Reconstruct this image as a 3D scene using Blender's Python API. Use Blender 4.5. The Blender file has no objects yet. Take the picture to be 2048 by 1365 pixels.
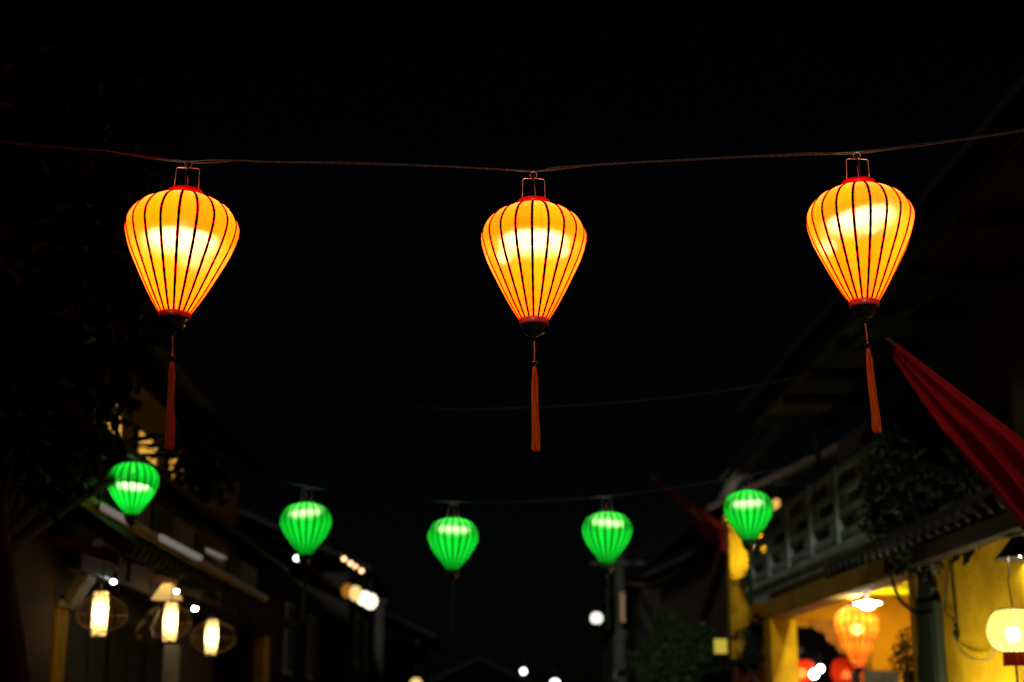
import bpy, bmesh, math, random
from mathutils import Vector, Matrix, noise
random.seed(7)
R = math.radians
scene = bpy.context.scene
COL = scene.collection

# ------------------------------------------------------------------ camera
FPX = 2844.4                       # 50 mm on a 36 mm wide frame, in photograph pixels (2048 wide)
PITCH = math.atan(750 / FPX)       # street vanishes 750 px below the picture centre
YAW = math.atan(68 / FPX * math.cos(PITCH))
CAM = Vector((0, 0, 1.6))
cd = bpy.data.cameras.new('camera'); cam = bpy.data.objects.new('camera', cd); COL.objects.link(cam)
cam.location = CAM; cam.rotation_euler = (math.pi / 2 + PITCH, 0, -YAW)
cd.lens = 50; cd.sensor_width = 36; cd.clip_end = 500; cd.clip_start = 0.05
cd.dof.use_dof = True; cd.dof.focus_distance = 5.38; cd.dof.aperture_fstop = 1.7
scene.camera = cam

# ------------------------------------------------------------------ night sky, added street fill, exposure
w = bpy.data.worlds.new('World'); scene.world = w; w.use_nodes = True
wn = w.node_tree.nodes; wl = w.node_tree.links
sky = wn.new('ShaderNodeTexSky'); sky.sky_type = 'NISHITA'; sky.sun_disc = False
sky.sun_elevation = R(20); sky.sun_rotation = R(190)
bg = wn['Background']; bg.inputs[1].default_value = 0.00016
wl.new(sky.outputs[0], bg.inputs[0])
sl = bpy.data.lights.new('street_fill', 'SUN'); street_fill = bpy.data.objects.new('street_fill', sl); COL.objects.link(street_fill)
sl.energy = 0.9; sl.angle = R(3); sl.color = (1.0, 0.90, 0.74)
street_fill.rotation_euler = (R(70), 0, R(-10))           # low fill added from behind the camera, standing in for the street's light
street_fill.location = (-2, -5, 9)
scene.view_settings.view_transform = 'Standard'; scene.view_settings.look = 'None'
scene.view_settings.exposure = 0; scene.view_settings.gamma = 1
scene.render.engine = 'CYCLES'
cy = scene.cycles
cy.use_denoising = True; cy.max_bounces = 10; cy.transmission_bounces = 8; cy.diffuse_bounces = 4
cy.sample_clamp_indirect = 2.0; cy.sample_clamp_direct = 0; cy.use_light_tree = True
cy.caustics_refractive = False; cy.caustics_reflective = False

# ------------------------------------------------------------------ where a photograph pixel lies in the street
FWD = Vector((math.sin(YAW) * math.cos(PITCH), math.cos(YAW) * math.cos(PITCH), math.sin(PITCH)))
RGT = Vector((math.cos(YAW), -math.sin(YAW), 0)); UPV = RGT.cross(FWD)
def ray(px, py): return FWD * FPX + RGT * (px - 1024) + UPV * (682.5 - py)
def at(px, py, Y): d = ray(px, py); return CAM + d * (Y / d.y)
def onx(px, py, X): d = ray(px, py); return CAM + d * (X / d.x)

# ------------------------------------------------------------------ materials
MATS = {}
def nodes(name):
    m = bpy.data.materials.new(name); m.use_nodes = True
    nt = m.node_tree; nt.nodes.clear()
    out = nt.nodes.new('ShaderNodeOutputMaterial')
    MATS[name] = m
    return m, nt, out
def plain(name, col, rough=0.7, var=0.25, scale=3.0, bump=0.0, metal=0.0, spec=0.4, coat=0.0, detail=6, stain_shade=None, trans=0.0, stretch=None):
    m, nt, out = nodes(name)
    b = nt.nodes.new('ShaderNodeBsdfPrincipled')
    tc = nt.nodes.new('ShaderNodeTexCoord'); nz = nt.nodes.new('ShaderNodeTexNoise')
    nz.inputs['Scale'].default_value = scale; nz.inputs['Detail'].default_value = detail; nz.inputs['Roughness'].default_value = 0.65
    if stretch:
        mp = nt.nodes.new('ShaderNodeMapping'); mp.inputs['Scale'].default_value = stretch
        nt.links.new(tc.outputs['Object'], mp.inputs[0]); nt.links.new(mp.outputs[0], nz.inputs['Vector'])
    else: nt.links.new(tc.outputs['Object'], nz.inputs['Vector'])
    cr = nt.nodes.new('ShaderNodeValToRGB')
    d = stain_shade or tuple(c * (1 - var) for c in col)
    cr.color_ramp.elements[0].position = 0.3; cr.color_ramp.elements[0].color = (*d, 1)
    cr.color_ramp.elements[1].position = 0.66; cr.color_ramp.elements[1].color = (*[min(1, c * (1 + var * 0.4)) for c in col], 1)
    nt.links.new(nz.outputs[0], cr.inputs[0]); nt.links.new(cr.outputs[0], b.inputs['Base Color'])
    b.inputs['Roughness'].default_value = rough; b.inputs['Metallic'].default_value = metal
    b.inputs['Specular IOR Level'].default_value = spec; b.inputs['Coat Weight'].default_value = coat
    b.inputs['Coat Roughness'].default_value = 0.08
    if bump:
        n2 = nt.nodes.new('ShaderNodeTexNoise'); n2.inputs['Scale'].default_value = scale * 9; n2.inputs['Detail'].default_value = 5
        nt.links.new(tc.outputs['Object'], n2.inputs['Vector'])
        bp = nt.nodes.new('ShaderNodeBump'); bp.inputs['Strength'].default_value = bump; bp.inputs['Distance'].default_value = 0.02
        nt.links.new(n2.outputs[0], bp.inputs['Height']); nt.links.new(bp.outputs[0], b.inputs['Normal'])
    last = b.outputs[0]
    if trans:
        t = nt.nodes.new('ShaderNodeBsdfTranslucent'); nt.links.new(cr.outputs[0], t.inputs[0])
        mx = nt.nodes.new('ShaderNodeMixShader'); mx.inputs[0].default_value = trans
        nt.links.new(last, mx.inputs[1]); nt.links.new(t.outputs[0], mx.inputs[2]); last = mx.outputs[0]
    nt.links.new(last, out.inputs[0])
    return m
def glow(name, col, strength):
    m, nt, out = nodes(name)
    e = nt.nodes.new('ShaderNodeEmission'); e.inputs[0].default_value = (*col, 1); e.inputs[1].default_value = strength
    nt.links.new(e.outputs[0], out.inputs[0]); return m
def silk(name, dye, give, thread, scatter=0.3, rough=0.42, blotch=False):
    """lantern silk: shade that gives off its dyed light, lets the bulb behind glow through,
    undyed through the gaps of the weave"""
    m, nt, out = nodes(name); N = nt.nodes.new; L = nt.links.new
    tc = N('ShaderNodeTexCoord'); oi = N('ShaderNodeObjectInfo')
    nz = N('ShaderNodeTexNoise'); nz.inputs['Scale'].default_value = 9; nz.inputs['Detail'].default_value = 4
    mp = N('ShaderNodeMapping'); mp.inputs['Scale'].default_value = (6, 6, 0.6)
    L(tc.outputs['Object'], mp.inputs[0]); L(mp.outputs[0], nz.inputs['Vector'])
    mr = N('ShaderNodeMapRange'); mr.inputs[3].default_value = 0.86; mr.inputs[4].default_value = 1.12
    if blotch:
        mp.inputs['Scale'].default_value = (1.5, 1.5, 1.5); mr.inputs[1].default_value = 0.38; mr.inputs[2].default_value = 0.62; mr.inputs[3].default_value = 0.45; mr.inputs[4].default_value = 1.5
    L(nz.outputs[0], mr.inputs[0])
    mo = N('ShaderNodeMapRange'); mo.inputs[3].default_value = 0.84; mo.inputs[4].default_value = 1.14
    L(oi.outputs['Random'], mo.inputs[0])
    mu = N('ShaderNodeMath'); mu.operation = 'MULTIPLY'; L(mr.outputs[0], mu.inputs[0]); L(mo.outputs[0], mu.inputs[1])
    em = N('ShaderNodeEmission'); em.inputs[0].default_value = (*give, 1); L(mu.outputs[0], em.inputs[1])
    vm = N('ShaderNodeVectorMath'); vm.operation = 'SCALE'; vm.inputs[0].default_value = dye; L(mu.outputs[0], vm.inputs['Scale'])
    tr = N('ShaderNodeBsdfTranslucent'); L(vm.outputs[0], tr.inputs[0])
    rf = N('ShaderNodeBsdfRefraction'); rf.inputs[0].default_value = (*thread, 1)
    rf.inputs['Roughness'].default_value = rough; rf.inputs['IOR'].default_value = 1.22
    mx = N('ShaderNodeMixShader'); mx.inputs[0].default_value = scatter
    L(tr.outputs[0], mx.inputs[1]); L(rf.outputs[0], mx.inputs[2])
    df = N('ShaderNodeBsdfDiffuse'); L(vm.outputs[0], df.inputs[0])
    m2 = N('ShaderNodeMixShader'); m2.inputs[0].default_value = 0.25
    L(mx.outputs[0], m2.inputs[1]); L(df.outputs[0], m2.inputs[2])
    ad = N('ShaderNodeAddShader'); L(m2.outputs[0], ad.inputs[0]); L(em.outputs[0], ad.inputs[1])
    L(ad.outputs[0], out.inputs[0])
    return m

silk('silk_amber', (0.95, 0.18, 0.004), (4.0, 0.26, 0.001), (1.0, 0.78, 0.50), scatter=0.24, rough=0.68)
silk('silk_green', (0.004, 0.50, 0.03), (0.0, 0.012, 0.0), (0.55, 1.0, 0.40), scatter=0.24, rough=0.56)
silk('silk_printed', (0.9, 0.24, 0.02), (0.85, 0.22, 0.012), (1, 0.72, 0.30), scatter=0.22, blotch=True)
silk('silk_lime', (0.9, 0.84, 0.32), (0.50, 0.47, 0.10), (1, 0.95, 0.6), scatter=0.2)
silk('silk_red', (0.8, 0.05, 0.01), (0.06, 0.002, 0.0), (1, 0.2, 0.05), scatter=0.2)
silk('paper_white', (0.88, 0.72, 0.42), (0.32, 0.22, 0.07), (1, 0.9, 0.7), scatter=0.08)
plain('bamboo_dark', (0.012, 0.003, 0.002), 0.85, 0.3, 30, spec=0.1)
plain('red_satin', (0.75, 0.03, 0.010), 0.32, 0.25, 40, spec=0.5, trans=0.6)
plain('red_satin_low', (0.78, 0.05, 0.04), 0.38, 0.25, 40, spec=0.6)
plain('lacquer', (0.006, 0.005, 0.005), 0.12, 0.2, 20, spec=0.6, coat=0.6)
plain('tassel_red', (0.98, 0.16, 0.012), 0.45, 0.3, 3, spec=0.3, trans=0.25, stain_shade=(0.30, 0.012, 0.006), stretch=(75, 75, 1.2), detail=2)  # dark-to-bright streaks in the colour imitate strands lit from the side
plain('tassel_green', (0.006, 0.05, 0.028), 0.5, 0.3, 60, trans=0.2)
plain('copper_wire', (0.62, 0.30, 0.20), 0.38, 0.2, 60, metal=0.85)
plain('black_cable', (0.012, 0.012, 0.014), 0.5, 0.3, 30)
plain('cable_grey', (0.07, 0.075, 0.08), 0.6, 0.3, 20)
plain('red_cable', (0.5, 0.02, 0.01), 0.4, 0.2, 30)
plain('rope', (0.06, 0.045, 0.037), 0.8, 0.35, 50, bump=0.5)
plain('fixture_white', (0.75, 0.75, 0.72), 0.4, 0.1, 10)
plain('asphalt', (0.05, 0.05, 0.052), 0.85, 0.35, 4, bump=0.6)
plain('paving', (0.22, 0.21, 0.2), 0.8, 0.3, 3, bump=0.4)
plain('kerb', (0.3, 0.3, 0.29), 0.8, 0.3, 3, bump=0.4)
plain('wall_yellow', (0.70, 0.43, 0.005), 0.85, 0.18, 2.2, bump=0.35, stain_shade=(0.42, 0.23, 0.006), spec=0.15)
plain('wall_ochre', (0.50, 0.29, 0.03), 0.85, 0.3, 1.5, bump=0.25)
plain('ceiling_yellow', (0.76, 0.58, 0.008), 0.9, 0.12, 1.5, bump=0.1, spec=0.05)
plain('wall_amber', (0.55, 0.24, 0.004), 0.9, 0.22, 1.3, bump=0.2, spec=0.1)
plain('wall_brown', (0.055, 0.036, 0.024), 0.85, 0.35, 1.3, bump=0.3)
plain('wall_dark', (0.018, 0.016, 0.015), 0.9, 0.5, 1.2, bump=0.3)  # night dark put into the base colour of the far houses
plain('wall_grey', (0.17, 0.165, 0.16), 0.85, 0.4, 1.2, bump=0.3)
plain('plaster_white', (0.6, 0.57, 0.53), 0.8, 0.25, 2, bump=0.25)
plain('concrete', (0.42, 0.54, 0.52), 0.85, 0.4, 2.2, bump=0.35)
plain('stucco_pale', (0.58, 0.62, 0.48), 0.85, 0.35, 3, bump=0.3)
plain('tile_dark', (0.016, 0.014, 0.014), 0.75, 0.5, 6, bump=0.5)
plain('timber_dark', (0.020, 0.014, 0.010), 0.6, 0.4, 5, bump=0.3)
plain('timber_warm', (0.22, 0.12, 0.05), 0.55, 0.35, 6, bump=0.3)
plain('soffit', (0.12, 0.105, 0.07), 0.8, 0.35, 2, bump=0.3)
plain('paint_blueblack', (0.022, 0.028, 0.034), 0.5, 0.4, 4, bump=0.15)
plain('paint_darkgreen', (0.03, 0.045, 0.03), 0.5, 0.3, 4, bump=0.15)
plain('metal_grey', (0.22, 0.23, 0.24), 0.45, 0.3, 8, metal=0.4)
plain('pole_dark', (0.05, 0.055, 0.055), 0.8, 0.35, 5, bump=0.3)
plain('metal_black', (0.015, 0.015, 0.016), 0.4, 0.3, 8)
plain('flag_red', (0.25, 0.004, 0.006), 0.7, 0.12, 5, trans=0.12, spec=0.1)
plain('flag_red_shaded', (0.035, 0.002, 0.002), 0.9, 0.2, 5, spec=0.0)  # flag red with the shade put into the colour
plain('flag_yellow', (0.07, 0.05, 0.006), 0.6, 0.1, 5, trans=0.3)
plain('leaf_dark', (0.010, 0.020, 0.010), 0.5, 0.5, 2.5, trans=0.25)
plain('leaf_green', (0.03, 0.075, 0.022), 0.5, 0.45, 2.5, trans=0.3)
plain('twig', (0.03, 0.022, 0.016), 0.8, 0.3, 9)
plain('bark', (0.03, 0.024, 0.018), 0.9, 0.4, 6, bump=0.6)
plain('rattan', (0.28, 0.17, 0.09), 0.6, 0.35, 20)
plain('gilt', (0.65, 0.42, 0.12), 0.3, 0.3, 20, metal=0.7)
plain('cloth_tan', (0.30, 0.12, 0.02), 0.9, 0.3, 8, spec=0.05)
plain('clay', (0.18, 0.09, 0.06), 0.8, 0.3, 6)
plain('shade_black', (0.012, 0.013, 0.016), 0.5, 0.3, 6)
glow('tube_warm', (1.0, 0.80, 0.52), 19.0)
glow('bulb_soft', (1.0, 0.80, 0.52), 11.0)
glow('tube_green', (0.85, 1.0, 0.75), 22.0)
glow('bulb_warm', (1.0, 0.74, 0.40), 26.0)
glow('bulb_small', (1.0, 0.72, 0.42), 13.0)
glow('bulb_white', (0.92, 1.0, 0.97), 45.0)
glow('led_saucer', (1.0, 0.90, 0.62), 95.0)
glow('led_wall', (1.0, 0.90, 0.62), 260.0)
glow('led_room', (1.0, 0.86, 0.5), 480.0)
glow('led_deep', (1.0, 0.86, 0.5), 40.0)
glow('globe_stand', (1.0, 0.88, 0.5), 98.0)
glow('bulb_strong', (1.0, 0.85, 0.5), 2200.0)
glow('bulb_lime', (1.0, 0.92, 0.6), 30.0)
glow('bulb_paper', (1.0, 0.74, 0.38), 140.0)
glow('globe_cream', (1.0, 0.93, 0.78), 1.6)
glow('string_peach', (1.0, 0.52, 0.24), 5.0)
glow('far_white', (0.9, 1.0, 0.98), 5.0)
glow('far_cream', (1.0, 0.9, 0.66), 2.2)
glow('far_yellow', (1.0, 0.72, 0.25), 1.1)
glow('far_orange', (1.0, 0.36, 0.03), 0.35)
glow('window_amber', (1.0, 0.52, 0.07), 0.85)
glow('sign_yellow', (1.0, 0.75, 0.09), 0.55)
glow('edge_peach', (1.0, 0.60, 0.32), 0.22)  # glow painted for a lit board edge
glow('ledge_glint', (1.0, 0.86, 0.78), 0.17)  # glow painted for the reflections on the ledge
glow('lamp_amber', (1.0, 0.5, 0.12), 1.0)
M = MATS

# ------------------------------------------------------------------ mesh helpers
def rootpos(p):
    v = Vector((0, 0, 0))
    while p is not None:
        v += p.location; p = p.parent
    return v
def tag(o, label=None, cat=None, group=None, kind=None):
    if label: o['label'] = label
    if cat: o['category'] = cat
    if group: o['group'] = group
    if kind: o['kind'] = kind
    return o
def thing(name, label, cat, loc=(0, 0, 0), group=None):
    o = bpy.data.objects.new(name, None); COL.objects.link(o); o.location = loc; o.empty_display_size = 0.1
    return tag(o, label, cat, group)
def link(name, me, mat, parent=None):
    if mat is not None and not me.materials: me.materials.append(M[mat])
    o = bpy.data.objects.new(name, me); COL.objects.link(o)
    if parent is not None: o.parent = parent
    return o
def mesh(name, verts, faces, mat, parent=None, smooth=False, local=False):
    """verts in world space unless local"""
    off = Vector((0, 0, 0)) if local else rootpos(parent)
    me = bpy.data.meshes.new(name)
    me.from_pydata([tuple(Vector(v) - off) for v in verts], [], faces); me.update()
    bm = bmesh.new(); bm.from_mesh(me); bmesh.ops.recalc_face_normals(bm, faces=bm.faces); bm.to_mesh(me); bm.free()
    if smooth:
        for p in me.polygons: p.use_smooth = True
    return link(name, me, mat, parent)
def boxdata(x0, x1, y0, y1, z0, z1):
    v = [(x0, y0, z0), (x1, y0, z0), (x1, y1, z0), (x0, y1, z0), (x0, y0, z1), (x1, y0, z1), (x1, y1, z1), (x0, y1, z1)]
    f = [(0, 3, 2, 1), (4, 5, 6, 7), (0, 1, 5, 4), (1, 2, 6, 5), (2, 3, 7, 6), (3, 0, 4, 7)]
    return v, f
def box(name, b, mat, parent=None, bevel=0.012):
    v, f = boxdata(*b)
    o = mesh(name, v, f, mat, parent)
    if bevel:
        bm = bmesh.new(); bm.from_mesh(o.data)
        k = min(bevel, 0.3 * min(abs(b[1] - b[0]), abs(b[3] - b[2]), abs(b[5] - b[4])))
        bmesh.ops.bevel(bm, geom=bm.edges[:], offset=k, segments=1, affect='EDGES'); bm.to_mesh(o.data); bm.free()
    return o
def lathedata(prof, n=24, ang=0.0):
    v = []; f = []
    for r, z in prof:
        for i in range(n):
            a = ang + 2 * math.pi * i / n; v.append((r * math.cos(a), r * math.sin(a), z))
    for k in range(len(prof) - 1):
        for i in range(n):
            j = (i + 1) % n
            f.append((k * n + i, k * n + j, (k + 1) * n + j, (k + 1) * n + i))
    return v, f
def lathe(name, prof, mat, parent=None, loc=(0, 0, 0), n=24, local=True):
    v, f = lathedata(prof, n)
    off = Vector(loc)
    return mesh(name, [Vector(a) + off for a in v], f, mat, parent, True, local)
def tubedata(pts, r, n=8, close=False):
    pts = [Vector(p) for p in pts]; v = []; f = []
    m = len(pts); prev = None
    for i, p in enumerate(pts):
        if close: t = pts[(i + 1) % m] - pts[i - 1]
        else: t = pts[min(i + 1, m - 1)] - pts[max(i - 1, 0)]
        t.normalize()
        if prev is None:
            a = Vector((0, 0, 1)) if abs(t.z) < 0.9 else Vector((1, 0, 0))
            nrm = t.cross(a).normalized()
        else: nrm = (prev - t * prev.dot(t)).normalized()
        prev = nrm; bn = t.cross(nrm)
        rr = r[i] if isinstance(r, (list, tuple)) else r
        for k in range(n):
            a = 2 * math.pi * k / n
            v.append(p + nrm * (rr * math.cos(a)) + bn * (rr * math.sin(a)))
    q = m if close else m - 1
    for i in range(q):
        j = (i + 1) % m
        for k in range(n):
            l = (k + 1) % n; f.append((i * n + k, i * n + l, j * n + l, j * n + k))
    if not close:
        f.append(tuple(range(n))[::-1]); f.append(tuple((m - 1) * n + k for k in range(n)))
    return v, f
def tube(name, pts, r, mat, parent=None, n=8, close=False, local=False):
    v, f = tubedata(pts, r, n, close); return mesh(name, v, f, mat, parent, True, local)
def merge(parts):
    V = []; F = []
    for v, f in parts:
        o = len(V); V += [Vector(a) for a in v]; F += [tuple(i + o for i in q) for q in f]
    return V, F
def ball(name, c, r, mat, parent=None, local=False, n=14, squash=1.0):
    prof = [(max(1e-4, r * math.sin(math.pi * k / 9)), -r * squash * math.cos(math.pi * k / 9)) for k in range(10)]
    v, f = lathedata(prof, n); c = Vector(c)
    return mesh(name, [Vector(a) + c for a in v], f, mat, parent, True, local)
def slab(name, poly, depth, mat, parent=None):
    """outline polygon (world points) given a thickness vector"""
    n = len(poly); d = Vector(depth); v = [Vector(p) for p in poly] + [Vector(p) + d for p in poly]
    f = [tuple(range(n)), tuple(range(2 * n - 1, n - 1, -1))] + [(i, (i + 1) % n, n + (i + 1) % n, n + i) for i in range(n)]
    return mesh(name, v, f, mat, parent)
def spline(pts, per=8):
    pts = [Vector(p) for p in pts]; out = []
    for i in range(len(pts) - 1):
        p0 = pts[max(i - 1, 0)]; p1 = pts[i]; p2 = pts[i + 1]; p3 = pts[min(i + 2, len(pts) - 1)]
        for k in range(per):
            t = k / per
            out.append(0.5 * ((2 * p1) + (p2 - p0) * t + (2 * p0 - 5 * p1 + 4 * p2 - p3) * t * t + (3 * p1 - p0 - 3 * p2 + p3) * t ** 3))
    out.append(pts[-1]); return out
def copytree(o, parent=None):
    c = o.copy(); COL.objects.link(c)
    if parent is not None: c.parent = parent
    for ch in list(o.children): copytree(ch, c)
    return c
def leaves(centres, n, size, rng, flat=1.0):
    """many small pointed leaves spread through blobs (centre, radius)"""
    V = []; F = []
    tot = sum(r ** 2 for _, r in centres)
    for c, r in centres:
        for _ in range(int(n * r * r / tot)):
            d = Vector((rng.gauss(0, 1), rng.gauss(0, 1), rng.gauss(0, 1))).normalized() * (r * rng.random() ** 0.45)
            d.z *= flat
            p = Vector(c) + d
            a = Vector((rng.gauss(0, 1), rng.gauss(0, 1), rng.gauss(0, 1) - 0.5)).normalized()
            b = a.cross(Vector((rng.gauss(0, 1), rng.gauss(0, 1), rng.gauss(0, 1)))).normalized()
            s = size * rng.uniform(0.6, 1.3); o = len(V); nn = a.cross(b) * (s * 0.12)
            V += [p, p + a * s * 0.5 + b * s * 0.24 + nn, p + a * s, p + a * s * 0.5 - b * s * 0.24 + nn]
            F += [(o, o + 1, o + 2), (o, o + 2, o + 3)]
    return V, F

# ------------------------------------------------------------------ the setting: street, pavements, kerbs
v, f = boxdata(-60, 60, -30, 140, -0.3, 0.0)
tag(mesh('street', v, f, 'asphalt'), kind='structure')
for nm, x0, x1 in (('pavement_left', -2.85, -1.9), ('pavement_right', 2.5, 3.65)):
    tag(box(nm, (x0, x1, -8, 60, 0.004, 0.125), 'paving'), kind='structure')

# ------------------------------------------------------------------ yellow lanterns on the rope
PX = 0.0019; PZ = 0.00201
def lantern(name, label, prof, nrib, silkmat, top_r, low_r, ztop, zlow, tasselmat, bulbmat, ringr, ringz, spots, small=False,
            ringmat='red_satin', lowmat='red_satin_low'):
    """a silk lantern of gores over bent ribs, origin on its axis at the widest height"""
    root = thing(name, label, 'lantern')
    # dense profile
    pr = [Vector((r, 0, z)) for r, z in prof]
    pr = [(p.x, p.z) for p in spline(pr, 4)]
    da = 2 * math.pi / nrib; k = 6
    V = []; F = []
    for r, z in pr:
        sag = 0.55 if not small else 1.5
        for i in range(k + 1):
            t = i / k; a = (t - 0.5) * da
            bulge = 1 - (1 - math.cos(da / 2)) * sag * 4 * t * (1 - t)
            V.append((r * bulge * math.cos(a), r * bulge * math.sin(a), z))
    for j in range(len(pr) - 1):
        for i in range(k):
            q = j * (k + 1) + i; F.append((q, q + 1, q + k + 2, q + k + 1))
    me = None
    for g in range(nrib):
        if me is None:
            o = mesh('fabric_panel', V, F, silkmat, root, True, True); me = o.data
        else: o = link('fabric_panel', me, None, root)
        o.rotation_euler.z = (g + 0.5) * da
    hw = 0.0054 if not small else 0.0080; th = 0.0016
    V = []; F = []
    for j, (r, z) in enumerate(pr):
        p0 = pr[max(j - 1, 0)]; p1 = pr[min(j + 1, len(pr) - 1)]
        tx, tz = p1[0] - p0[0], p1[1] - p0[1]; l = math.hypot(tx, tz); nx, nz = -tz / l, tx / l
        if nx * 1.0 + 0 < 0 and z < 0: nx, nz = -nx, -nz
        if z > 0 and nz < 0 and nx < 0: nx, nz = -nx, -nz
        taper = 0.62 + 0.38 * min(1, r / 0.15)
        w2 = hw * taper * (1 + 0.12 * math.sin(j * 2.3))
        for s, e in ((-1, -0.4), (1, -0.4), (0.8, 1), (-0.8, 1)):
            V.append((r + nx * th * e, s * w2, z + nz * th * e))
    for j in range(len(pr) - 1):
        for q in range(4):
            n = (q + 1) % 4; F.append((j * 4 + q, j * 4 + n, j * 4 + 4 + n, j * 4 + 4 + q))
    me = None
    for g in range(nrib):
        if me is None: o = mesh('rib', V, F, 'bamboo_dark', root, False, True); me = o.data
        else: o = link('rib', me, None, root)
        o.rotation_euler.z = g * da
    # rings at the neck and foot
    lathe('top_ring', [(top_r - 0.006, ztop - 0.012), (top_r + 0.0015, ztop - 0.012), (top_r, ztop + 0.015), (top_r - 0.003, ztop + 0.018), (top_r - 0.007, ztop + 0.015), (top_r - 0.007, ztop - 0.012), (top_r - 0.006, ztop - 0.012)], ringmat, root, n=40)
    lathe('bottom_ring', [(low_r - 0.006, zlow + 0.006), (low_r + 0.0025, zlow + 0.006), (low_r + 0.003, zlow - 0.024), (low_r + 0.001, zlow - 0.028), (low_r - 0.006, zlow - 0.028), (low_r - 0.006, zlow + 0.006)], lowmat, root, n=40)
    zb = zlow - 0.028
    base = lathe('base_cap', [(low_r - 0.0065, zb + 0.012), (low_r - 0.0045, zb - 0.003), (low_r - 0.009, zb - 0.006), (low_r - 0.010, zb - 0.014), (low_r * 0.74, zb - 0.027), (low_r * 0.66, zb - 0.033), (low_r * 0.36, zb - 0.041), (low_r * 0.2, zb - 0.044), (0.0075, zb - 0.049), (0.0085, zb - 0.056), (0.005, zb - 0.062), (0.0002, zb - 0.063)], 'lacquer', root, n=40)
    zk = zb - 0.062
    # hook eye under the cap
    ring = [(0, 0.0045 * math.cos(a), zk - 0.005 + 0.006 * math.sin(a)) for a in [2 * math.pi * i / 16 for i in range(16)]]
    tube('eye_hook', ring, 0.0011, 'copper_wire', root, 6, True, True)
    # pendant: cord, bead, tassel (own child empty-free: parts hang from a tilted tassel mesh)
    zc = zk - 0.008
    ts = link_tassel(root, zc, tasselmat, small)
    # hanger bail with its loop
    hx = top_r * 0.66; zh = ztop + 0.111
    pts = [(-hx - 0.003, 0, ztop - 0.002), (-hx, 0, zh - 0.008), (-hx + 0.002, 0, zh - 0.002), (-hx + 0.008, 0, zh), (-0.004, 0, zh - 0.001)]
    for i in range(15):
        a = R(-100) - 2 * math.pi * 0.93 * i / 14
        pts.append((0.0136 * math.cos(a), 0.002 - 0.004 * i / 14, zh + 0.0136 + 0.0136 * math.sin(a)))
    pts += [(0.004, -0.002, zh - 0.001), (hx - 0.006, 0, zh - 0.002), (hx - 0.001, 0, zh - 0.005), (hx + 0.001, 0, zh - 0.012), (hx + 0.004, 0, ztop - 0.002)]
    tube('hanger', pts, 0.0015 if not small else 0.0022, 'copper_wire' if not small else 'metal_black', root, 6, False, True)
    # flex down to the lamp inside
    tube('power_flex', spline([(-0.003, 0.004, zh + 0.02), (0.004, 0.006, zh - 0.02), (0.006, 0.004, ztop + 0.04), (0.002, 0.002, ztop - 0.03), (0, 0, ringz + 0.03)], 5), 0.0019, 'black_cable', root, 6, False, True)
    tube('live_wire', spline([(0.003, -0.004, zh - 0.03), (0.008, -0.004, ztop + 0.03), (0.004, -0.003, ztop - 0.01), (0.001, 0, ztop - 0.05)], 5), 0.0013, 'red_cable', root, 6, False, True)
    # drum-shaped lamp under its socket
    lathe('lamp_socket', [(0.0005, ringz + 0.05), (0.016, ringz + 0.05), (0.018, ringz + 0.03), (0.014, ringz + 0.018), (0.0005, ringz + 0.018)], 'fixture_white', root, n=16)
    hh = 0.006 if small else 0.008
    lathe('drum_lamp', [(0.0005, ringz + hh), (ringr * 0.96, ringz + hh), (ringr, ringz + hh * 0.7), (ringr, ringz - hh * 0.7), (ringr * 0.96, ringz - hh), (0.0005, ringz - hh)], bulbmat, root, n=28)
    for (a, rr, zz, sz) in spots:
        ball('bulb', (rr * math.cos(a), rr * math.sin(a), zz), sz, 'bulb_soft' if bulbmat == 'tube_warm' else bulbmat, root, True, 10)
    return root
def link_tassel(root, zc, mat, small):
    rng = random.Random(3)
    ln = 0.058; L = 0.318
    t = tube('cord', [(0, 0, 0.004), (0.0012, 0, -ln * 0.4), (0.0004, 0, -ln), (0, 0, -ln - 0.034)], 0.0028, mat, root, 8, False, True)
    t.location = (0, 0, zc)
    rb = 0.0145
    v, f = lathedata([(max(0.002, rb * math.sin(math.pi * k / 12)), -ln - 0.015 - rb * 0.95 * math.cos(math.pi * k / 12)) for k in range(13)], 24)
    mesh('bead', v, f, 'lacquer', t, True, True)
    parts = []
    v, f = lathedata([(0.002, -ln - 0.030), (0.0085, -ln - 0.036), (0.0098, -ln - 0.046), (0.0088, -ln - 0.06), (0.0005, -ln - 0.075)], 14)
    parts.append((v, f))
    for i in range(64):
        a = rng.random() * 2 * math.pi; q = rng.uniform(0.55, 1.08)
        r0 = 0.0105 * q; r1 = 0.0185 * rng.random() ** 0.6; e = L * rng.uniform(0.93, 1.01)
        tw = rng.uniform(-0.9, 0.9); wob = rng.uniform(-0.0022, 0.0022); w2 = rng.uniform(4, 11)
        pts = []
        for k in range(8):
            u = k / 7; rr = r0 * min(1, 0.45 + u * 6) + (r1 - r0) * u ** 1.5
            pts.append((rr * math.cos(a + tw * u) + wob * math.sin(u * w2), rr * math.sin(a + tw * u) + wob * math.cos(u * w2), -ln - 0.032 - u * e))
        parts.append(tubedata(pts, rng.uniform(0.0009, 0.0016) if not small else 0.0018, 4))
    V, F = merge(parts)
    mesh('tassel', V, F, mat, t, False, True)
    return t
PROF = [(34, 63.8), (52, 60.0), (69, 51.8), (84, 41.8), (96, 27.5), (103.5, 12.0), (105.5, 0), (103.3, -17.8), (93.5, -49.3), (78.5, -81.8), (63.5, -112.3), (48.5, -140.6), (34.5, -163.7), (29.5, -171)]
yprof = [(a * PX, b * PX) for a, b in PROF]
ZT = 68.5 * PX; ZL = -0.319
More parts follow.
